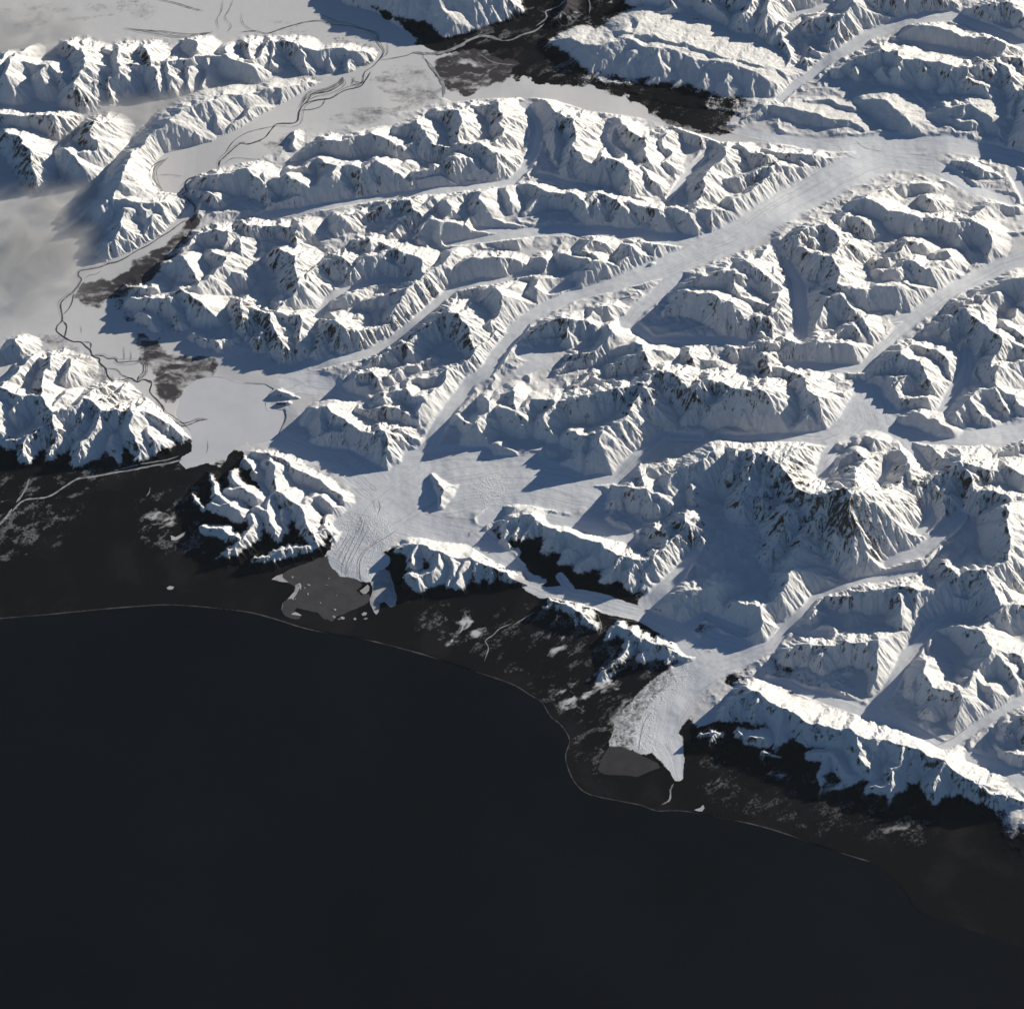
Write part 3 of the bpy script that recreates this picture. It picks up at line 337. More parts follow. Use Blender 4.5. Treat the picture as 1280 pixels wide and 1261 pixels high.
VNAMES = list(VALLEYS)
VMASK = np.zeros((NY,NX), np.float32); VID = np.full((NY,NX), -1, np.int16); VCORE = np.zeros((NY,NX), bool); LAT = np.zeros((NY,NX), np.float32)
for vi, vn in enumerate(VNAMES):
    for s in VALLEYS[vn]:
        P = [tuple(map(float, q.split(','))) for q in s.split()]
        px = np.array([q[0] for q in P]); py = np.array([q[1] for q in P]); zz = floor_px(px, py)
        wx, wy = at(px, py, zz); hw = np.array([q[2] for q in P])*.062
        for k in range(len(P)-1):
            r = seg_iter(wx[k], wy[k], wx[k+1], wy[k+1], 1.5*max(hw[k],hw[k+1]))
            if r is None: continue
            sl, t, d = r
            VCORE[sl] |= d < (hw[k]+(hw[k+1]-hw[k])*t)*.92
            v = np.clip((1.35-d/(hw[k]+(hw[k+1]-hw[k])*t))/.6, 0, 1)
            up = v > VMASK[sl]
            VMASK[sl] = np.where(up, v, VMASK[sl]); VID[sl] = np.where(up, vi, VID[sl])
            lx, ly = wx[k+1]-wx[k], wy[k+1]-wy[k]; ll = math.hypot(lx,ly)+1e-6
            LAT[sl] = np.where(up, ((WX[sl]-wx[k])*-ly+(WY[sl]-wy[k])*lx)/ll, LAT[sl])
VMASK = VMASK*VMASK*(3-2*VMASK)
FLATM = np.zeros((NY,NX), bool)
for k, p in FLATS.items(): FLATM |= poly_mask(p)
CORE = FLATM.copy()
for vi, vn in enumerate(VNAMES):
    pass
CORE |= VCORE
DOUT = np.where(CORE, 0, 9.0).astype(np.float32)
for _ in range(int(1.6/STEP)):
    a = np.minimum(DOUT[:,1:], DOUT[:,:-1]+STEP); DOUT[:,1:] = a
    DOUT[:,:-1] = np.minimum(DOUT[:,:-1], DOUT[:,1:]+STEP)
    DOUT[1:] = np.minimum(DOUT[1:], DOUT[:-1]+STEP); DOUT[:-1] = np.minimum(DOUT[:-1], DOUT[1:]+STEP)
    DOUT[1:,1:] = np.minimum(DOUT[1:,1:], DOUT[:-1,:-1]+STEP*1.414); DOUT[:-1,:-1] = np.minimum(DOUT[:-1,:-1], DOUT[1:,1:]+STEP*1.414)
    DOUT[1:,:-1] = np.minimum(DOUT[1:,:-1], DOUT[:-1,1:]+STEP*1.414); DOUT[:-1,1:] = np.minimum(DOUT[:-1,1:], DOUT[1:,:-1]+STEP*1.414)
FLATS_ = blur(FLATM.astype(np.float32), .25)
MASK = np.maximum(VMASK, np.clip(FLATS_*1.3,0,1))

CAPS = 1.0; ASYM = .36
# ridges ------------------------------------------------------
MN = list(RIDGES)
H = np.zeros((NY,NX), np.float32); H2 = np.zeros((NY,NX), np.float32); MID = np.full((NY,NX), -1, np.int16); NEAR = np.full((NY,NX), 1e9, np.float32)
import random
rr = random.Random(4)
FREE = ('rock_island','trunk_nunatak','ice_island','ice_knoll','snow_knob','moraine_knoll','lee_peak','fog_peaks','south_snow_peaks_')
HS = {'cape_massif':.82,'serrated_ridge':.82,'forest_knob_west':.9,'crag_wall':.72,'banded_massif':.9,'rounded_mountain':.8,'north_wall':.9,'summit_massif':.92,'trunk_nunatak':.75,'rock_island':.6,'low_bench':.9,'lone_diagonal_range':1.15,'central_massif':1.15,'lee_peak':.8}
SLOPE = {'trunk_nunatak':1.0,'rock_island':.9,'cape_massif':.85,'west_shore_massif':.85,'rounded_mountain':.36,'river_bluff':.6,'low_bench':.4,'domed_hill':.42,'striped_hill':.38,'north_wall':.5,'summit_massif':.75}
def add_seg(mi, a, b, free, sl_):
    (ax,ay,ha),(bx,by,hb) = a, b
    W = max(ha,hb)/(sl_*(1-ASYM))
    r = seg_iter(ax, ay, bx, by, W)
    if r is None: return
    sl, t, d = r
    hh = ha+(hb-ha)*t
    sv = sl_*(1-ASYM*seg_iter.c)
    q = d*sv/(hh+.02)
    v = hh*np.clip(1-q, 0, 1)**1.2
    if not free: v = np.minimum(v, DOUT[sl]*.8)
    up = v > H[sl]
    H[sl] = np.where(up, v, H[sl])
    nd = d-hh*.8
    un = nd < NEAR[sl]
    NEAR[sl] = np.where(un, nd, NEAR[sl]); MID[sl] = np.where(un, mi, MID[sl])
NSEG = 0
for mi, mn in enumerate(MN):
    free = mn in FREE; sl_ = SLOPE.get(mn, .80)
    for tk, lines in RIDGES[mn].items():
        ox, oy = TILES[tk]
        for s in lines:
            P = [tuple(map(float, q.split(','))) for q in s.split()]
            pts = []
            for (tx, ty, h) in P:
                px = ox+tx*320/1261; py = oy+ty*320/1261; hk = h*.1*HSCALE*HS.get(mn, 1.0)
                zf = float(floor_px(px, py)); wx, wy = at(px, py, zf+hk)
                pts.append((float(wx), float(wy), hk))
            # fractal subdivision
            for lev in range(2):
                q = [pts[0]]
                for a, b in zip(pts, pts[1:]):
                    L = math.hypot(a[0]-b[0], a[1]-b[1])
                    if L > .35:
                        nx_, ny_ = -(b[1]-a[1])/L, (b[0]-a[0])/L
                        o = rr.uniform(-.13, .13)*L
                        q.append(((a[0]+b[0])/2+nx_*o, (a[1]+b[1])/2+ny_*o, (a[2]+b[2])/2*(1+(rr.uniform(-.13,.03) if L > .9 else rr.uniform(-.09,.06)))))
                    q.append(b)
                pts = q
            for a, b in zip(pts, pts[1:]): add_seg(mi, a, b, free, sl_); NSEG += 1
            # secondary spurs off the crest
            acc = rr.uniform(.2,.6); side = rr.choice((-1,1))
            for a, b in zip(pts, pts[1:]):
                L = math.hypot(a[0]-b[0], a[1]-b[1])
                if L < 1e-6: continue
                while acc < L:
                    t = acc/L; bx_ = a[0]+(b[0]-a[0])*t; by_ = a[1]+(b[1]-a[1])*t; hb_ = a[2]+(b[2]-a[2])*t
                    ang = math.atan2(b[1]-a[1], b[0]-a[0])+side*math.radians(rr.uniform(55,100))
                    ln = hb_/sl_*rr.uniform(.4,.75)
                    cx_, cy_, ch_ = bx_, by_, hb_*.8
                    for k in range(3):
                        ang += rr.uniform(-.3,.3)
                        nx2 = cx_+math.cos(ang)*ln/3; ny2 = cy_+math.sin(ang)*ln/3; nh = ch_-hb_*rr.uniform(.2,.28)
                        add_seg(mi, (cx_,cy_,ch_), (nx2,ny2,max(nh,.02)), free, sl_*1.25); NSEG += 1
                        cx_, cy_, ch_ = nx2, ny2, max(nh,.02)
                    side = -side; acc += rr.uniform(.6,2.4)*(.6+hb_)
                acc -= L
# background relief outside ice and plains
SEA = poly_mask(COAST+[(1500,1700),(-300,1700)])
coast_d = blur(1-SEA.astype(np.float32), 3.0)
FM = [(nm, lim, poly_mask(p)) for nm, lim, p in FOREST]
lowland = np.clip((FLOORZ-.12)/.3, .0, 1)
# ridged relief that gives the unmapped ground between the crests its own small hills
rd = 1-np.abs(fbm(WX/2.6, WY/2.6, 21, 4, .5))*2.2
rel = np.clip(rd, 0, 1)**1.5*.16*lowland*(1-MASK)
H = np.maximum(H, rel)
H = H+.02*(1-MASK)*(fbm(X/.9, Y/.9, 40, 3))*np.clip(FLOORZ*4,0,1)

# erosion gullies: directional noise stretched down the slope
def erosion(h, wl, amp):
    hs = blur(h, wl*.5)
    gyv, gxv = np.gradient(hs, STEP)
    s = np.hypot(gxv, gyv)+1e-5
    ux = (-gyv/s).astype(np.float32); uy = (gxv/s).astype(np.float32)   # along the contour
    fx = X/wl; fy = Y/wl; ix = np.floor(fx).astype(np.int64); iy = np.floor(fy).astype(np.int64)
    num = np.zeros_like(h); den = np.zeros_like(h)
    for di in (-1,0,1,2):
        for dj in (-1,0,1,2):
            a = ix+di; b = iy+dj
            n = (a*374761393+b*668265263+int(wl*1000)*97) & 0xffffffff
            n = ((n ^ (n >> 13))*1274126177) & 0xffffffff
            r1 = ((n ^ (n >> 16)) & 0xff).astype(np.float32)/255; r2 = ((n >> 8) & 0xff).astype(np.float32)/255
            ox = fx-(a+r1-.5).astype(np.float32)*1; oy = fy-(b+r2-.5).astype(np.float32)
            d2 = ox*ox+oy*oy; w = np.exp(-d2*2.0)
            num += w*np.cos((ox*ux+oy*uy)*2*np.pi*1.0); den += w
    return amp*wl*np.clip(s,0,.9)*(num/(den+1e-4))
AM = np.clip(.85+1.5*fbm(X/4.5, Y/4.5, 200, 3), .25, 1.5)
FREEM = np.zeros((NY,NX),bool)
keep = 1-MASK*.97
E = erosion(H, .9, .16*AM)*keep; H = H+E
E = erosion(H, .45, .16*AM)*keep; H = H+E
E = erosion(H, .24, .14*AM)*keep; H = H+E
H = H+np.clip(H,0,1)*keep*(.05*fbm(X/.35, Y/.35, 60, 3)+.045*(.35-np.abs(fbm(WX/.8, WY/.8, 64, 3, .6))))
H = np.maximum(H, -.05)
# ice surface: gentle undulation and flow bumps
ice = VMASK*(1-np.clip(FLATS_*2,0,1))
Z = FLOORZ+H+ice*(.022*fbm(X/1.6, Y/1.6, 70, 3)+.006*fbm(X/.4, Y/.4, 73, 2))
Z = np.where(FLATM & (H < .1), FLOORZ*.9+Z*.1, Z)
NX_SEA = blur(SEA.astype(np.float32), .12)
Z = Z+.006*(1-NX_SEA)-NX_SEA*.03
Z = np.where(NX_SEA > .5, np.minimum(Z, -.004), np.maximum(Z, .003)).astype(np.float32)
print('segments', NSEG, 'grid', NX, NY)
LAKES = [(LAKE_DARK,.045),(LAKE_SIDE,.06),(LAKE_SOUTH,.03),(LAKE_PALE,.035)]
LM = []
for lp, lz in LAKES:
    m = poly_mask(lp); LM.append(m); wd = np.clip(2.2*blur(m.astype(np.float32), 1.6), 0, 1); Z = (Z-np.clip(FLOORZ-lz, 0, 1)*wd).astype(np.float32); mb = blur(m.astype(np.float32), .2)
    Z = np.where(m, np.minimum(Z, lz-.012), Z*(1-mb)+np.minimum(np.maximum(Z, lz+.003), Z+.2)*mb).astype(np.float32)
for hw_, pts in MORAINE:
    zz = floor_px(np.array([q[0] for q in pts]), np.array([q[1] for q in pts])); wx, wy = at(np.array([q[0] for q in pts]), np.array([q[1] for q in pts]), zz)
    for k in range(len(wx)-1):
        r = seg_iter(wx[k], wy[k], wx[k+1], wy[k+1], .4)
        if r is None: continue
        sl, t, d = r
        Z[sl] = np.maximum(Z[sl], np.minimum(Z[sl]+.0001, 9))+0
def sample(x, y):
    fx = (np.asarray(x, float)-GX0)/STEP; fy = (np.asarray(y, float)-GY0)/STEP
    ix = np.clip(fx.astype(int), 0, NX-2); iy = np.clip(fy.astype(int), 0, NY-2); tx = fx-ix; ty = fy-iy
    return (Z[iy,ix]*(1-tx)+Z[iy,ix+1]*tx)*(1-ty)+(Z[iy+1,ix]*(1-tx)+Z[iy+1,ix+1]*tx)*ty
ROUGH = [[(752,950),(752,905),(790,870),(860,825),(860,850),(830,880),(815,910),(830,945),(820,960)],[(700,745),(745,755),(775,790),(745,800),(700,770),(675,740)],[(405,700),(430,640),(480,640),(500,690),(460,730)],[(590,600),(625,590),(640,620),(600,640)]]
VINFO = {
'plateau_glacier':('glacier','wide pale glacier with curved stripes fanning out to the dark frozen lake','glacier'),
'north_trunk':('glacier','broad straight pale glacier running diagonally from the centre to the upper right','glacier'),
'east_trunk':('glacier','flat grey-white glacier bending past the low ice island at upper right','glacier'),
'far_glacier':('glacier','narrow glacier curving down from the top right corner','glacier'),
'east_glacier':('glacier','straight pale glacier entering from the right edge above the snowfield','glacier'),
'high_snowfield':('snowfield','bright smooth snowfield in a high bowl behind the tallest peak','snowfield'),
'west_corridor':('glacier','slender glacier between two diagonal ridges east of the pale lake','glacier'),
'cross_corridor':('glacier','short pale glacier joining the broad diagonal glacier from the west','glacier'),
'bend_glacier':('glacier','winding glacier that makes an S bend below the northern peaks','glacier'),
'south_tongue':('glacier','rubbly southern glacier spreading to the small dull lake near the shore','glacier'),
'back_valley':('glacier','shaded glacier trough directly behind the southern coast range','glacier'),
'shadow_basin':('snowfield','shadowed snow basin below the peaks near the right edge','snowfield'),
'pocket_snowfield':('snowfield','small smooth snowfield left of the central peaks','snowfield')}
ML = dict(north_west='long snowy range with rounded shadowed hollows at the upper left',river_bluff='snowy bluff curving around the bend of the braided river',
fog_peaks='snowy peak half sunk in fog at the left edge',fog_peak_east='isolated snowy peak rising from fog beside the river bluff',north_wall='blue-shadowed mountain wall cut by the top edge above the river junction',
rounded_mountain='long rounded whaleback mountain with a dark wooded foot at the top centre',far_east_range='jagged snowy peaks along the top edge left of the far curving glacier',east_bench='low toothed ridge right of the far curving glacier',
north_east_corner='scattered snowy peaks in the top right corner',banded_massif='broad mountain with five dark shadowed hollows at the upper right',low_bench='low flat snowy bench beside the upper right glacier',
domed_hill='smooth domed hill with a crescent shadow above the upper right glacier',striped_hill='streaked low hill right of the smooth domed hill',east_edge_wall='dark shadowed slope at the right edge above the upper right glacier',
ice_island='low rocky island surrounded by the upper right glacier',north_shore_peaks='row of sharp peaks on the south bank of the braided river',peninsula='bright mountain block between the S-bend glacier and the broad diagonal glacier',
crag_wall='serrated east-west crags south of the S-bend glacier',trunk_corner_hills='snowy hills at the corner where the two large upper glaciers meet',snowy_knolls='bright knolls on the north-west side of the broad diagonal glacier',
shadow_ridge_peaks='shadowed ridge with lit notches just east of the river bend',mid_snow_ridges='small scattered snow ridges in the upper middle',west_snow_hills='gentle snow hills east of the brown river flat',
west_massif='large western massif with deep blue shadow faces above the river plain',west_spur='narrow lit spur joined to the east side of the western massif',pyramid_peak='pyramid-shaped peak with a dark left face north-east of the pale lake',
diagonal_ridge_north='first diagonal ridge north of the slender glacier',diagonal_ridge_middle='rugged diagonal ridge on the south side of the slender glacier',shadowed_wall='long dark shadowed wall left of the broad diagonal glacier',
cone_peak='single cone-shaped peak with a triangular dark face near the centre',domed_shadow_peak='dome-shaped peak with a round dark hollow near the centre',comb_ridge='ridge with comb-like lit ribs above the wide striped glacier',
lake_massif='isolated mountain between the pale lake and the wide striped glacier',rock_island='small round rocky hill at the east shore of the pale lake',trunk_nunatak='lone small peak standing in the middle of the wide striped glacier',
west_shore_massif='steep mountain with parallel gullies west of the pale lake',cape_massif='rugged snowy headland between the pale lake and the dark frozen lake',moraine_knoll='tiny knoll at the western tip of the pale lake shore',
terminus_massif='small snowy mountain beside the snout of the wide striped glacier',serrated_ridge='serrated ridge with a black wooded foot right of the wide striped glacier',forest_knob_west='small snow-capped wooded hill, the western of two on the coast',
forest_knob_east='snow-capped wooded hill on the coast next to the southern glacier',rib_block='blocky mountain with fine lit ribs above the southern glacier',twin_block='dark-footed block mountain above the bend of the southern glacier',
summit_massif='tallest massif with a huge blue-shadowed western face',shadow_saw='low saw-toothed ridge in shade below the central range',central_massif='central range with long blue shadows and a bright fluted end',
lobed_shadow_block='lobed dark slope on the north shore of the wide striped glacier',crag_row='row of brown rocky crags north of the central range',snow_dome='soft snow domes on the south side of the broad diagonal glacier',
snowfield_peaks='little peaks poking out of the snowfield near the centre',lone_diagonal_range='dark-faced range with long pointed shadows south of the broad diagonal glacier',north_trunk_knobs='small rocky knobs on the north bank of the broad diagonal glacier',
ice_knoll='tiny knoll in the broad diagonal glacier',angular_block='angular lit block beside a dark narrow valley',dark_face_plateau='high snowy plateau with a dark north-west face at the right',
rocky_brow='brown rocky brow above the small shaded glacier',shadow_tooth='tooth-like peak with a deep shadow left of the bright snowfield',pyramid_block='three-ridged mountain between the right-hand glaciers',
snow_knob='low shaded knob at the right rim of the bright snowfield',east_range='rugged rocky range along the right edge',south_snow_peaks='sharp snowy peaks east of the tallest massif',lee_peak='small pointed peak in the snowfield behind the tallest massif',
arch_ridge='arched ridge enclosing a large dark cirque at the lower right',cirque_block='flat-topped shaded block between two branches of the southern glacier',coast_range='long snowy coast range with black wooded slopes above the sea',
corner_hill='shaded hill cut by the right edge behind the coast range')
MINFO = {k:('mountain',ML[k],'mountain') for k in RIDGES}
FOGS = [(45,300,(7.5,11,.75),-12,1.3,'soft grey fog bank covering the valley west of the narrow river bend'),
 (175,138,(12,3.2,.6),18,1.0,'thin fog lying along the valley between the two north-western ranges'),
 (25,45,(7.5,5.5,.8),10,1.0,'thin drifting fog over the far north-western plain')]
# ---------------------------------------------------------------- scene helpers
scene = bpy.context.scene; COL = scene.collection
def tag(o, label=None, cat=None, group=None, kind=None):
    if label: o['label'] = label
    if cat: o['category'] = cat
    if group: o['group'] = group
    if kind: o['kind'] = kind
    return o
def mesh_from(name, co, faces4, mats, attrs=None, smooth=True):
    me = bpy.data.meshes.new(name)
    nv, nf = len(co), len(faces4); k = faces4.shape[1]
    me.vertices.add(nv); me.vertices.foreach_set('co', co.astype(np.float32).ravel())
    me.loops.add(nf*k); me.loops.foreach_set('vertex_index', faces4.astype(np.int32).ravel())
    me.polygons.add(nf); me.polygons.foreach_set('loop_start', np.arange(0, nf*k, k, dtype=np.int32))
    me.polygons.foreach_set('use_smooth', np.full(nf, smooth))
    me.update(calc_edges=True)
    for an, av in (attrs or {}).items():
        at_ = me.attributes.new(an, 'FLOAT', 'POINT'); at_.data.foreach_set('value', av.astype(np.float32))
    me.materials.append(mats)
    o = bpy.data.objects.new(name, me); COL.objects.link(o); return o

# ---------------------------------------------------------------- materials
class NT:
    def __init__(s, name):
        s.m = bpy.data.materials.new(name); s.m.use_nodes = True; s.t = s.m.node_tree; s.t.nodes.clear()
        s.out = s.n('ShaderNodeOutputMaterial')
    def n(s, typ, **kw):
        nd = s.t.nodes.new(typ)
        for k, v in kw.items():
            if k.startswith('i_'):
                nd.inputs[int(k[2:]) if k[2:].isdigit() else k[2:].replace('_',' ')].default_value = v
            else: setattr(nd, k, v)
        return nd
    def l(s, a, b): s.t.links.new(a, b)
    def noise(s, vec, scale, detail=4, rough=.55, dist=0):
        nd = s.n('ShaderNodeTexNoise', i_Scale=scale, i_Detail=detail, i_Roughness=rough, i_Distortion=dist); s.l(vec, nd.inputs['Vector']); return nd.outputs['Fac']
    def math(s, op, a, b=None, c=None, clamp=False):
        nd = s.n('ShaderNodeMath', operation=op, use_clamp=clamp)
        for i, v in enumerate((a,b,c)):
            if v is None: continue
            if isinstance(v, (int,float)): nd.inputs[i].default_value = v
            else: s.l(v, nd.inputs[i])
        return nd.outputs[0]
    def ramp(s, v, a, b):
        nd = s.n('ShaderNodeMapRange', clamp=True); nd.interpolation_type = 'SMOOTHSTEP'
        s.l(v, nd.inputs[0]); nd.inputs[1].default_value = a; nd.inputs[2].default_value = b; return nd.outputs[0]
    def mix(s, f, a, b):
        nd = s.n('ShaderNodeMix', data_type='RGBA')
        if isinstance(f,(int,float)): nd.inputs[0].default_value = f
        else: s.l(f, nd.inputs[0])
        for i, v in ((6,a),(7,b)):
            if isinstance(v, tuple): nd.inputs[i].default_value = v+(1,)
            else: s.l(v, nd.inputs[i])
        return nd.outputs[2]

def land_material():
    s = NT('snowy_land'); geo = s.n('ShaderNodeNewGeometry'); tc = s.n('ShaderNodeTexCoord'); P = tc.outputs['Object']
    sep = s.n('ShaderNodeSeparateXYZ'); s.l(geo.outputs['Normal'], sep.inputs[0]); nz = sep.outputs['Z']
    sp = s.n('ShaderNodeSeparateXYZ'); s.l(P, sp.inputs[0]); pz = sp.outputs['Z']
    def attr(n): return s.n('ShaderNodeAttribute', attribute_name=n).outputs['Fac']
    forest = attr('forest'); scrub = attr('scrub'); patch = attr('patch'); rgh = attr('rough')
    n_big = s.noise(P, .35, 5, .6); n_mid = s.noise(P, 1.6, 6, .65); n_fine = s.noise(P, 6.0, 5, .7); n_vf = s.noise(P, 16, 4, .7)
    # rock on steep ground
    st = s.math('MULTIPLY_ADD', n_mid, .30, nz); st = s.math('MULTIPLY_ADD', n_fine, .26, st); st = s.math('MULTIPLY_ADD', n_big, .22, st)
    rock = s.math('SUBTRACT', 1.0, s.ramp(st, .86, .98))
    snow_c = s.mix(n_fine, (.69,.68,.665), (.80,.775,.735)); snow_c = s.mix(rgh, s.mix(n_mid, (.62,.61,.61), (.71,.695,.68)), snow_c)
    rock_c = s.mix(n_vf, (.045,.036,.030), (.14,.105,.08))
    c = s.mix(rock, snow_c, rock_c)
    # scrub and gravel
    sc = s.math('MULTIPLY_ADD', n_mid, .9, s.math('MULTIPLY_ADD', n_fine, .5, scrub)); sc = s.ramp(sc, .95, 1.6)
    sc = s.math('MULTIPLY', sc, s.ramp(scrub, .05, .35))
    c = s.mix(sc, c, s.mix(s.ramp(scrub, .62, .95), s.mix(n_vf, (.05,.046,.048), (.21,.195,.195)), s.mix(n_vf, (.022,.019,.021), (.11,.10,.105))))
    # forest
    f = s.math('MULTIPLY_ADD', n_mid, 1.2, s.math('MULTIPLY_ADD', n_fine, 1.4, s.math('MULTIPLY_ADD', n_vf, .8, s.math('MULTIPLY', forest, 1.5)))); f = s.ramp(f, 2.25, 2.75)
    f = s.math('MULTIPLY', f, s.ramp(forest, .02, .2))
    pt = s.math('MULTIPLY_ADD', n_fine, .9, s.math('MULTIPLY', patch, .6)); pt = s.math('MULTIPLY', s.ramp(pt, .6, .95), s.ramp(patch, .02, .12))
    pt = s.math('MULTIPLY', pt, s.math('MULTIPLY', patch, .95, clamp=True))
    f = s.math('MULTIPLY', f, s.math('SUBTRACT', 1.0, pt))
    brn = s.mix(n_fine, (.022,.019,.021), (.085,.077,.082))
    pc = s.mix(s.ramp(patch, .52, .95), brn, c)
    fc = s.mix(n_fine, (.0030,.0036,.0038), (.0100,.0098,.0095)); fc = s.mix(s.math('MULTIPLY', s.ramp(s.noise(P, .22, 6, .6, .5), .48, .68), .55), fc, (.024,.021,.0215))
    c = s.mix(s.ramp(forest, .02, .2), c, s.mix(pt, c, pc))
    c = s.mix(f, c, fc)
    b = s.n('ShaderNodeBsdfPrincipled', i_Roughness=.9); b.inputs['Specular IOR Level'].default_value = .03
    s.l(c, b.inputs['Base Color'])
    bh = s.math('MULTIPLY_ADD', n_vf, .012, s.math('MULTIPLY', n_fine, .04)); bh = s.math('MULTIPLY', bh, s.math('MULTIPLY_ADD', rgh, .85, .12))
    bp = s.n('ShaderNodeBump', i_Strength=.9, i_Distance=1.0); s.l(bh, bp.inputs['Height']); s.l(bp.outputs[0], b.inputs['Normal'])
    s.l(b.outputs[0], s.out.inputs[0]); return s.m
def ice_material():
    s = NT('glacier_ice'); tc = s.n('ShaderNodeTexCoord'); P = tc.outputs['Object']
    n1 = s.noise(P, .5, 5, .6); n2 = s.noise(P, 3.5, 5, .65, .4); n3 = s.noise(P, 11, 4, .7)
    rough = s.n('ShaderNodeAttribute', attribute_name='rough').outputs['Fac']
    c = s.mix(n1, (.66,.68,.72), (.76,.76,.755))
    lat = s.n('ShaderNodeAttribute', attribute_name='lat').outputs['Fac']
    sx = s.n('ShaderNodeSeparateXYZ'); s.l(P, sx.inputs[0]); cv = s.n('ShaderNodeCombineXYZ'); s.l(s.math('MULTIPLY', lat, 7.0), cv.inputs[0]); s.l(s.math('MULTIPLY', sx.outputs[0], .12), cv.inputs[1]); s.l(s.math('MULTIPLY', sx.outputs[1], .12), cv.inputs[2])
    band = s.noise(cv.outputs[0], 1.0, 3, .6)
    c = s.mix(s.math('MULTIPLY', s.ramp(band, .50, .70), .42), c, (.42,.42,.44))
    dirt = s.n('ShaderNodeAttribute', attribute_name='scrub').outputs['Fac']
    d = s.ramp(s.math('MULTIPLY_ADD', n2, .9, dirt), .85, 1.15); d = s.math('MULTIPLY', d, s.ramp(dirt, .05, .3))
    c = s.mix(d, c, (.16,.145,.13))
    forest = s.n('ShaderNodeAttribute', attribute_name='forest').outputs['Fac']
    b = s.n('ShaderNodeBsdfPrincipled', i_Roughness=.7); b.inputs['Specular IOR Level'].default_value = .03
    s.l(c, b.inputs['Base Color'])
    cr = s.math('MULTIPLY', s.math('ABSOLUTE', s.math('SUBTRACT', n2, .5)), .05)
    bh = s.math('ADD', s.math('MULTIPLY_ADD', n1, .04, s.math('MULTIPLY', band, .02)), s.math('MULTIPLY', s.math('ADD', cr, s.math('MULTIPLY', n3, .02)), s.math('MULTIPLY_ADD', rough, 1.6, .22)))
    bp = s.n('ShaderNodeBump', i_Strength=.8, i_Distance=1.0); s.l(bh, bp.inputs['Height']); s.l(bp.outputs[0], b.inputs['Normal'])
    s.l(b.outputs[0], s.out.inputs[0]); return s.m
def flat_material(name, c0, c1, scale, rough=.7, spec=.1, bump=.0, detail=5):
    s = NT(name); tc = s.n('ShaderNodeTexCoord'); P = tc.outputs['Object']
    n = s.noise(P, scale, detail, .65); c = s.mix(s.ramp(n, .3, .7), c0, c1)
    b = s.n('ShaderNodeBsdfPrincipled', i_Roughness=rough); b.inputs['Specular IOR Level'].default_value = spec
    s.l(c, b.inputs['Base Color'])
    if bump:
        bp = s.n('ShaderNodeBump', i_Strength=.7, i_Distance=1.0); s.l(s.math('MULTIPLY', n, bump), bp.inputs['Height']); s.l(bp.outputs[0], b.inputs['Normal'])
    s.l(b.outputs[0], s.out.inputs[0]); return s.m
M_LAND = land_material(); M_ICE = ice_material()
M_SEA = flat_material('dark_sea_water', (.0016,.0026,.0044), (.0042,.0060,.0100), .06, .5, .04)

# ---------------------------------------------------------------- terrain objects
def ragged(a, km, seed):
    dx = (km/STEP*fbm(X/1.1, Y/1.1, seed, 5, .6)*1.6).astype(int); dy = (km/STEP*fbm(X/1.1+9, Y/1.1, seed+9, 5, .6)*1.6).astype(int)
    J, I = np.indices(a.shape)
    return a[np.clip(J+dy,0,NY-1), np.clip(I+dx,0,NX-1)]
forest = np.zeros((NY,NX), np.float32)
tl = .22*fbm(X/2.2, Y/2.2, 90, 4)
for nm, lim, m in FM:
    mm = ragged(blur(m.astype(np.float32), .3), .7, 101)
    if nm == 'rim': mm = mm*.62*(1-np.clip(blur(FLATM.astype(np.float32),.25)*1.7,0,1))
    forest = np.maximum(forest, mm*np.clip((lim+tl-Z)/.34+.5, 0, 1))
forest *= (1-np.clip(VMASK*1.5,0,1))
scrub = np.zeros((NY,NX), np.float32)
for st, p in SCRUB: scrub = np.maximum(scrub, st*blur(poly_mask(p).astype(np.float32), .3))
sw = fbm(X/1.5+.9*fbm(X/1.2,Y/1.2,133,3), Y/.5+.9*fbm(X/1.2,Y/1.2,136,3), 130, 4, .6)
scrub = ragged(scrub, .45, 120)*np.clip(1+.75*sw, .3, 1.3)
scrub = np.maximum(scrub, .55*blur(poly_mask([(752,950),(750,905),(775,870),(840,828),(850,850),(815,880),(800,905),(795,935),(775,945)]).astype(np.float32), .4))
patch = np.zeros((NY,NX), np.float32)
for st, p in PATCH: patch = np.maximum(patch, st*blur(poly_mask(p).astype(np.float32), .5))
ca, sa = math.cos(math.radians(38)), math.sin(math.radians(38))
U_ = X*ca+Y*sa; V_ = -X*sa+Y*ca
stk = fbm(U_/1.1+.6*w1, V_/.5+.6*w2, 150, 4, .62)
patch = ragged(patch, .6, 160)*np.clip(.62+2.1*stk, 0, 1.25)
forest_c = forest
rough = np.clip(H*3,0,1).astype(np.float32)*(1-np.clip(VMASK*2,0,1))
for p in ROUGH: rough = np.maximum(rough, blur(poly_mask(p).astype(np.float32), .6))

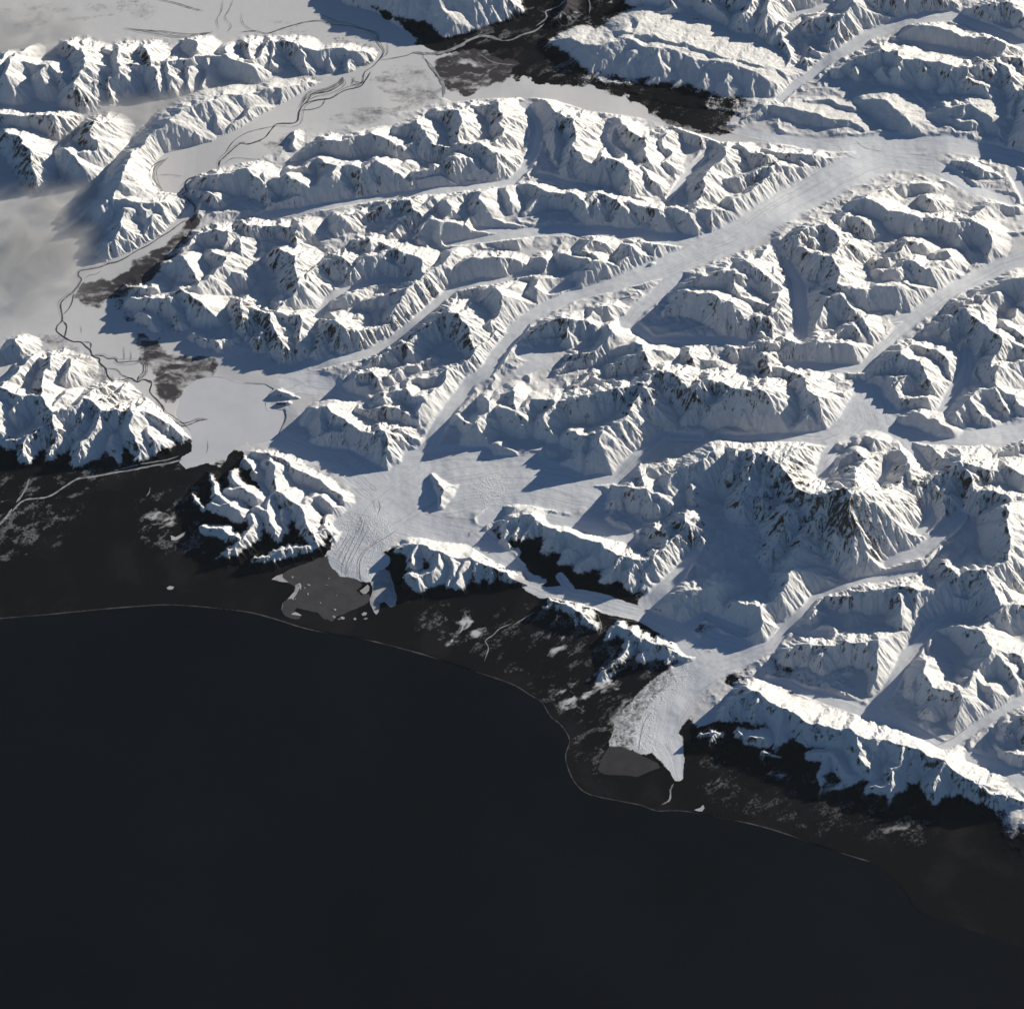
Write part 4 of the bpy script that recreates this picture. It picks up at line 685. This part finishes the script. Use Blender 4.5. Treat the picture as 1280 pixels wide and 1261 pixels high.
lab = np.full((NY,NX), 0, np.int32)         # 0 = snowfields/other ground
lab[(MID >= 0) & (NEAR < 1.2)] = 100+MID[(MID >= 0) & (NEAR < 1.2)]
isice = (VMASK > .5) & ~((H > .12))
lab[isice] = 1+VID[isice]
lab[FLATM & (H < .06)] = 50
low = np.zeros((NY,NX), bool)
for nm, lim, m in FM[:1]: low |= m
lab[low & (H < .05) & (lab != 50) & ~isice] = 51
f_lab = lab[:-1,:-1]
seaf = SEA[:-1,:-1] & SEA[1:,:-1] & SEA[:-1,1:] & SEA[1:,1:] & (Z[:-1,:-1] < 0) & (blur(SEA.astype(np.float32), .6)[:-1,:-1] > .98)
f_lab = np.where(seaf, -1, f_lab)
idx = np.arange(NY*NX).reshape(NY,NX)
def make_part(sel, name, mat, bx=None):
    jj, ii = np.nonzero(sel)
    q = np.stack([idx[jj,ii], idx[jj,ii+1], idx[jj+1,ii+1], idx[jj+1,ii]], 1)
    u, inv = np.unique(q.ravel(), return_inverse=True)
    co = np.stack([X.ravel()[u], Y.ravel()[u], Z.ravel()[u]], 1)
    return mesh_from(name, co, inv.reshape(-1,4), mat, dict(forest=forest.ravel()[u], scrub=scrub.ravel()[u], patch=patch.ravel()[u], rough=rough.ravel()[u], lat=LAT.ravel()[u]), smooth=(mat is M_ICE))
for v in np.unique(f_lab):
    if v < 0: continue
    sel = f_lab == v
    if v == 0: o = make_part(sel, 'snowfield', M_LAND); info = ('white snow-covered high ground between the mountain ridges','snowfield')
    elif v == 50: o = make_part(sel, 'river_plain', M_LAND); info = ('pale grey snow-dusted flat valley floor crossed by thin dark river braids','river plain')
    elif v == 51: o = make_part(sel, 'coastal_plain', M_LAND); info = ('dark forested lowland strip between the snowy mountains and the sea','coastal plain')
    elif v < 50: o = make_part(sel, VINFO[VNAMES[v-1]][0], M_ICE); info = VINFO[VNAMES[v-1]][1:]
    else:
        mn = MN[v-100]; o = make_part(sel, MINFO[mn][0], M_LAND); info = MINFO[mn][1:]
    tag(o, info[0], info[1], kind='structure')

def sheet(name, pts, z, mat, lift=0.0):
    import mathutils
    from mathutils.geometry import tessellate_polygon
    p = np.array(pts, float); zz = floor_px(p[:,0], p[:,1]) if z is None else z
    wx, wy = at(p[:,0], p[:,1], zz)
    # rough the outline
    pp = []
    r = random.Random(len(pts)*7+int(pts[0][0]))
    n = len(wx)
    for i in range(n):
        a = (wx[i],wy[i]); b = (wx[(i+1)%n],wy[(i+1)%n]); L = math.hypot(a[0]-b[0],a[1]-b[1]); k = max(1,int(L/.25))
        for j in range(k):
            t = j/k; o = r.uniform(-.045,.045) if j else 0
            pp.append((a[0]+(b[0]-a[0])*t-(b[1]-a[1])/L*o, a[1]+(b[1]-a[1])*t+(b[0]-a[0])/L*o))
    zc = float(np.mean(zz))+lift
    v3 = [mathutils.Vector((q[0],q[1],zc)) for q in pp]
    tris = tessellate_polygon([v3])
    me = bpy.data.meshes.new(name); me.from_pydata([tuple(v) for v in v3], [], [tuple(t) for t in tris]); me.update()
    # orient up
    import bmesh
    bm = bmesh.new(); bm.from_mesh(me); bmesh.ops.recalc_face_normals(bm, faces=bm.faces)
    if bm.faces and sum(f.normal.z for f in bm.faces) < 0: bmesh.ops.reverse_faces(bm, faces=bm.faces)
    bm.to_mesh(me); bm.free(); me.materials.append(mat)
    o = bpy.data.objects.new(name, me); COL.objects.link(o); return o

M_LAKE = flat_material('dark_lake_ice', (.055,.053,.054), (.078,.074,.074), .9, .5, .2)
M_LAKE2 = flat_material('dull_lake_ice', (.038,.036,.036), (.055,.052,.050), .9, .5, .2)
M_PALE = flat_material('frozen_lake_snow', (.58,.58,.61), (.63,.63,.65), .5, .7, .1)
M_PALE2 = flat_material('frozen_pond_snow', (.32,.31,.31), (.55,.54,.54), 1.2, .7, .1)
M_WATER = flat_material('dark_river_water', (.03,.032,.035), (.07,.068,.068), 3, .4, .3)
M_RICE = flat_material('river_ice', (.20,.20,.205), (.46,.46,.47), 2.2, .7, .1)
M_DIRT = flat_material('moraine_debris', (.20,.19,.18), (.42,.41,.40), 4, .9, .05)
M_BEACH = flat_material('beach_surf', (.03,.026,.024), (.16,.145,.14), 1.5, .8, .05, detail=8)
M_BERG = flat_material('berg_ice', (.22,.22,.23), (.45,.45,.45), 3, .6, .2)
def lake(name, pts, z, mat, label, cat):
    o = sheet(name, pts, z, mat); tag(o, label, cat, kind='structure'); return o
lake('frozen_lake', LAKE_DARK, .045, M_LAKE, 'dark grey frozen lake at the foot of the wide striped glacier', 'lake')
lake('frozen_lake', LAKE_SIDE, .06, M_PALE2, 'small pale iced-over inlet beside the tongue of the striped glacier', 'lake')
lake('frozen_lake', LAKE_SOUTH, .03, M_LAKE2, 'small dull dark lake beside the rubbly southern glacier tongue', 'lake')
lake('frozen_lake', LAKE_PALE, .035, M_PALE, 'large pale smooth frozen lake where the braided river ends', 'lake')
def spline(pts, per=4):
    P = [np.array(p, float) for p in pts]; P = [2*P[0]-P[1]]+P+[2*P[-1]-P[-2]]; out = []
    for i in range(1, len(P)-2):
        for k in range(per):
            t = k/per; a,b,c,d = P[i-1],P[i],P[i+1],P[i+2]
            out.append(.5*((2*b)+(c-a)*t+(2*a-5*b+4*c-d)*t*t+(3*b-a-3*c+d)*t**3))
    out.append(P[-2]); return np.array(out)
def ribbon(name, pts, hw, mat, label, cat, lift=.014, wob=.5, ends=True, seed=0):
    q = spline(pts, 5); zz = floor_px(q[:,0], q[:,1]); wx, wy = at(q[:,0], q[:,1], zz)
    r = random.Random(seed+int(pts[0][0]*7)); co = []; n = len(wx)
    L = 0
    for i in range(n):
        a = max(0,i-1); b = min(n-1,i+1); tx, ty = wx[b]-wx[a], wy[b]-wy[a]; l = math.hypot(tx,ty)+1e-9
        w_ = hw*(1+wob*(r.random()-.5)*1.4)*(min(1,(i+.6)/3, (n-i-.4)/3) if ends else 1)
        jx = r.uniform(-.25,.25)*hw
        for sgn in (-1,1):
            x = wx[i]-ty/l*(w_*sgn+jx); y = wy[i]+tx/l*(w_*sgn+jx); co.append((x, y, float(sample(x,y))+lift))
    co = np.array(co); f = np.array([(2*i,2*i+2,2*i+3,2*i+1) for i in range(n-1)])
    o = mesh_from(name, co, f[:, ::-1], mat); tag(o, label, cat, kind='structure'); return o
def join_named(fn, items, name, mat, label, cat, **kw):
    """one sheet for a whole network of channels"""
    cos = []; fs = []; k = 0
    for i, (hw, pts) in enumerate(items):
        o = ribbon('tmp', pts, hw*(.72 if items is RIV else .75), mat, label, cat, seed=i, **kw); me = o.data
        c = np.zeros(len(me.vertices)*3, np.float32); me.vertices.foreach_get('co', c); c = c.reshape(-1,3)
        c[:,2] += i*.0006
        f = np.array([tuple(p.vertices) for p in me.polygons]); cos.append(c); fs.append(f+k); k += len(c)
        bpy.data.objects.remove(o); bpy.data.meshes.remove(me)
    o = mesh_from(name, np.concatenate(cos), np.concatenate(fs), mat); tag(o, label, cat, kind='structure'); return o
rb_ = random.Random(8); extra = []
for hw_, pts in RIV:
    if hw_ < .028 or len(pts) < 5: continue
    for k in range(3):
        i0 = rb_.randint(0, max(0,len(pts)-5)); i1 = min(len(pts), i0+rb_.randint(4,9)); o = rb_.choice((-1,1))*rb_.uniform(2.0,5.5); q = []
        for i in range(i0, i1):
            a = pts[max(0,i-1)]; b = pts[min(len(pts)-1,i+1)]; l = math.hypot(b[0]-a[0], b[1]-a[1])+1e-6; w_ = math.sin(math.pi*(i-i0)/(i1-1-i0))*o*rb_.uniform(.6,1.3)
            q.append((pts[i][0]-(b[1]-a[1])/l*w_, pts[i][1]+(b[0]-a[0])/l*w_))
        extra.append((rb_.uniform(.012,.022), q))
RIV += extra
join_named(ribbon, RIV, 'river', M_WATER, 'thin dark braided river channels winding over the pale valley floor', 'river')
join_named(ribbon, RIVW, 'frozen_river', M_RICE, 'pale frozen river channels running through the dark forest lowland', 'river')
join_named(ribbon, MORAINE, 'moraine_stripes', M_DIRT, 'thin grey rubble stripes curving down the glacier surfaces', 'moraine', lift=.008)
for i, p in enumerate(SNOWY):
    o = sheet('snow_patch', p, None, M_PALE2, .02+.012); tag(o, 'pale snow-covered clearing in the dark lowland near the lakes', 'snow patch', kind='structure')
    for v in o.data.vertices: v.co.z = float(sample(v.co.x, v.co.y))+.02
# surf along the shore
cp = spline(COAST, 6); cx_, cy_ = at(cp[:,0], cp[:,1], 0.0)
co = []; r = random.Random(3)
for i in range(len(cx_)):
    a = max(0,i-1); b = min(len(cx_)-1,i+1); tx, ty = cx_[b]-cx_[a], cy_[b]-cy_[a]; l = math.hypot(tx,ty)+1e-9; w_ = .016+.035*r.random()
    for sgn in (-1,1): co.append((cx_[i]-ty/l*w_*sgn, cy_[i]+tx/l*w_*sgn, .012))
f = np.array([(2*i+1,2*i+3,2*i+2,2*i) for i in range(len(cx_)-1) if cp[i,0] < 1085])
o = mesh_from('beach', np.array(co), f, M_BEACH); tag(o, 'thin pale line of surf and sand along the curved dark shore', 'beach', kind='structure')
# icebergs
import bmesh
for i, (px, py) in enumerate(BERGS):
    bm = bmesh.new(); bmesh.ops.create_icosphere(bm, subdivisions=2, radius=1)
    rb = random.Random(i); sx = rb.uniform(.03,.10)*(1+(i%5==0)*.5); sy = rb.uniform(.03,.09)
    for v in bm.verts:
        k = 1+rb.uniform(-.25,.25); v.co.x *= sx*k; v.co.y *= sy*k; v.co.z = max(v.co.z,-.1)*.03*k
    me = bpy.data.meshes.new('iceberg'); bm.to_mesh(me); bm.free(); me.materials.append(M_BERG)
    o = bpy.data.objects.new('iceberg', me); COL.objects.link(o); x, y = at(px, py, .045); o.location = (float(x), float(y), .047)
    tag(o, 'small pale iceberg frozen into the dark grey lake below the striped glacier', 'iceberg', 'icebergs frozen into the dark lake')

# low fog lying in the western valleys
def fog_mat(k, R, seed):
    s = NT('valley_fog'); tc = s.n('ShaderNodeTexCoord'); P = tc.outputs['Object']
    ln = s.n('ShaderNodeVectorMath', operation='LENGTH'); s.l(P, ln.inputs[0])
    fall = s.math('SUBTRACT', 1.0, s.ramp(ln.outputs['Value'], .35, .98))
    mp = s.n('ShaderNodeMapping'); mp.inputs['Scale'].default_value = (R[0], R[1], R[2]*1.5); mp.inputs['Location'].default_value = (seed*5, 0, 0); s.l(P, mp.inputs['Vector'])
    n = s.noise(mp.outputs[0], .42, 6, .65, .8)
    d = s.math('MULTIPLY', s.math('MULTIPLY', s.ramp(n, .25, .8), fall), k)
    v = s.n('ShaderNodeVolumePrincipled'); v.inputs['Color'].default_value = (1,.995,.98,1); v.inputs['Anisotropy'].default_value = .1
    s.l(d, v.inputs['Density']); s.l(v.outputs[0], s.out.inputs['Volume']); return s.m
for i, (px, py, R, rz, k, lab_) in enumerate(FOGS):
    bm = bmesh.new(); bmesh.ops.create_icosphere(bm, subdivisions=4, radius=1); me = bpy.data.meshes.new('fog'); bm.to_mesh(me); bm.free()
    me.materials.append(fog_mat(k, R, i+1)); o = bpy.data.objects.new('fog', me); COL.objects.link(o)
    x, y = at(px, py, .2); o.location = (float(x), float(y), .15); o.scale = R; o.rotation_euler = (0,0,math.radians(rz))
    tag(o, lab_, 'fog', kind='stuff')
# ---------------------------------------------------------------- sea, light, camera
me = bpy.data.meshes.new('sea'); S = 260.0
n = 24; vv = []; ff = []
for j in range(n+1):
    for i in range(n+1): vv.append((-S+2*S*i/n, -230+ (230+GY1+60)*j/n, 0.0))
for j in range(n):
    for i in range(n): a = j*(n+1)+i; ff.append((a,a+1,a+n+2,a+n+1))
me.from_pydata(vv, [], ff); me.materials.append(M_SEA)
o = bpy.data.objects.new('sea', me); COL.objects.link(o); tag(o, 'dark navy open sea filling the bottom of the view', 'sea', kind='structure')

# thin even air round everything
vs = [(x,y,z) for z in (-1.5,232) for y in (-245,172) for x in (-275,275)]
me = bpy.data.meshes.new('haze'); me.from_pydata(vs, [], [(0,2,3,1),(4,5,7,6),(0,1,5,4),(2,6,7,3),(0,4,6,2),(1,3,7,5)]); hz = NT('thin_air')
v = hz.n('ShaderNodeVolumePrincipled'); v.inputs['Color'].default_value = (.72,.84,1,1); v.inputs['Density'].default_value = HAZE; v.inputs['Anisotropy'].default_value = 0
hz.l(v.outputs[0], hz.out.inputs['Volume']); me.materials.append(hz.m); o = bpy.data.objects.new('haze', me); COL.objects.link(o); tag(o, 'faint bluish air over the whole coast', 'haze', kind='stuff')
w = bpy.data.worlds.new('World'); scene.world = w; w.use_nodes = True
bg = w.node_tree.nodes['Background']; sky = w.node_tree.nodes.new('ShaderNodeTexSky'); sky.sky_type = 'NISHITA'; sky.sun_disc = False
sky.sun_elevation = SUN_EL; sky.altitude = 1500; sky.air_density = 1.0; sky.dust_density = .3; sky.ozone_density = 4.0
# sun direction in world: towards (cos az, sin az)
sky.sun_rotation = math.pi/2-SUN_AZ
w.node_tree.links.new(sky.outputs[0], bg.inputs[0]); bg.inputs[1].default_value = SKY_STR
sd = bpy.data.lights.new('sun', 'SUN'); sd.energy = SUN_STR; sd.angle = math.radians(.5); sd.color = (1.0, .93, .80)
so = bpy.data.objects.new('sun', sd); COL.objects.link(so)
import mathutils
d = mathutils.Vector((math.cos(SUN_AZ)*math.cos(SUN_EL), math.sin(SUN_AZ)*math.cos(SUN_EL), math.sin(SUN_EL)))
so.rotation_euler = d.to_track_quat('Z', 'Y').to_euler(); so.location = d*150
cd = bpy.data.cameras.new('camera'); cd.angle = HFOV; cd.sensor_fit = 'HORIZONTAL'; cd.clip_start = 1; cd.clip_end = 2000
co = bpy.data.objects.new('camera', cd); COL.objects.link(co); co.location = CAM; co.rotation_euler = (TILT, 0, 0); scene.camera = co
scene.view_settings.view_transform = 'Standard'; scene.view_settings.look = 'None'; scene.view_settings.exposure = EXPO; scene.view_settings.gamma = 1
print('built in', round(time.time()-T0, 1), 's')
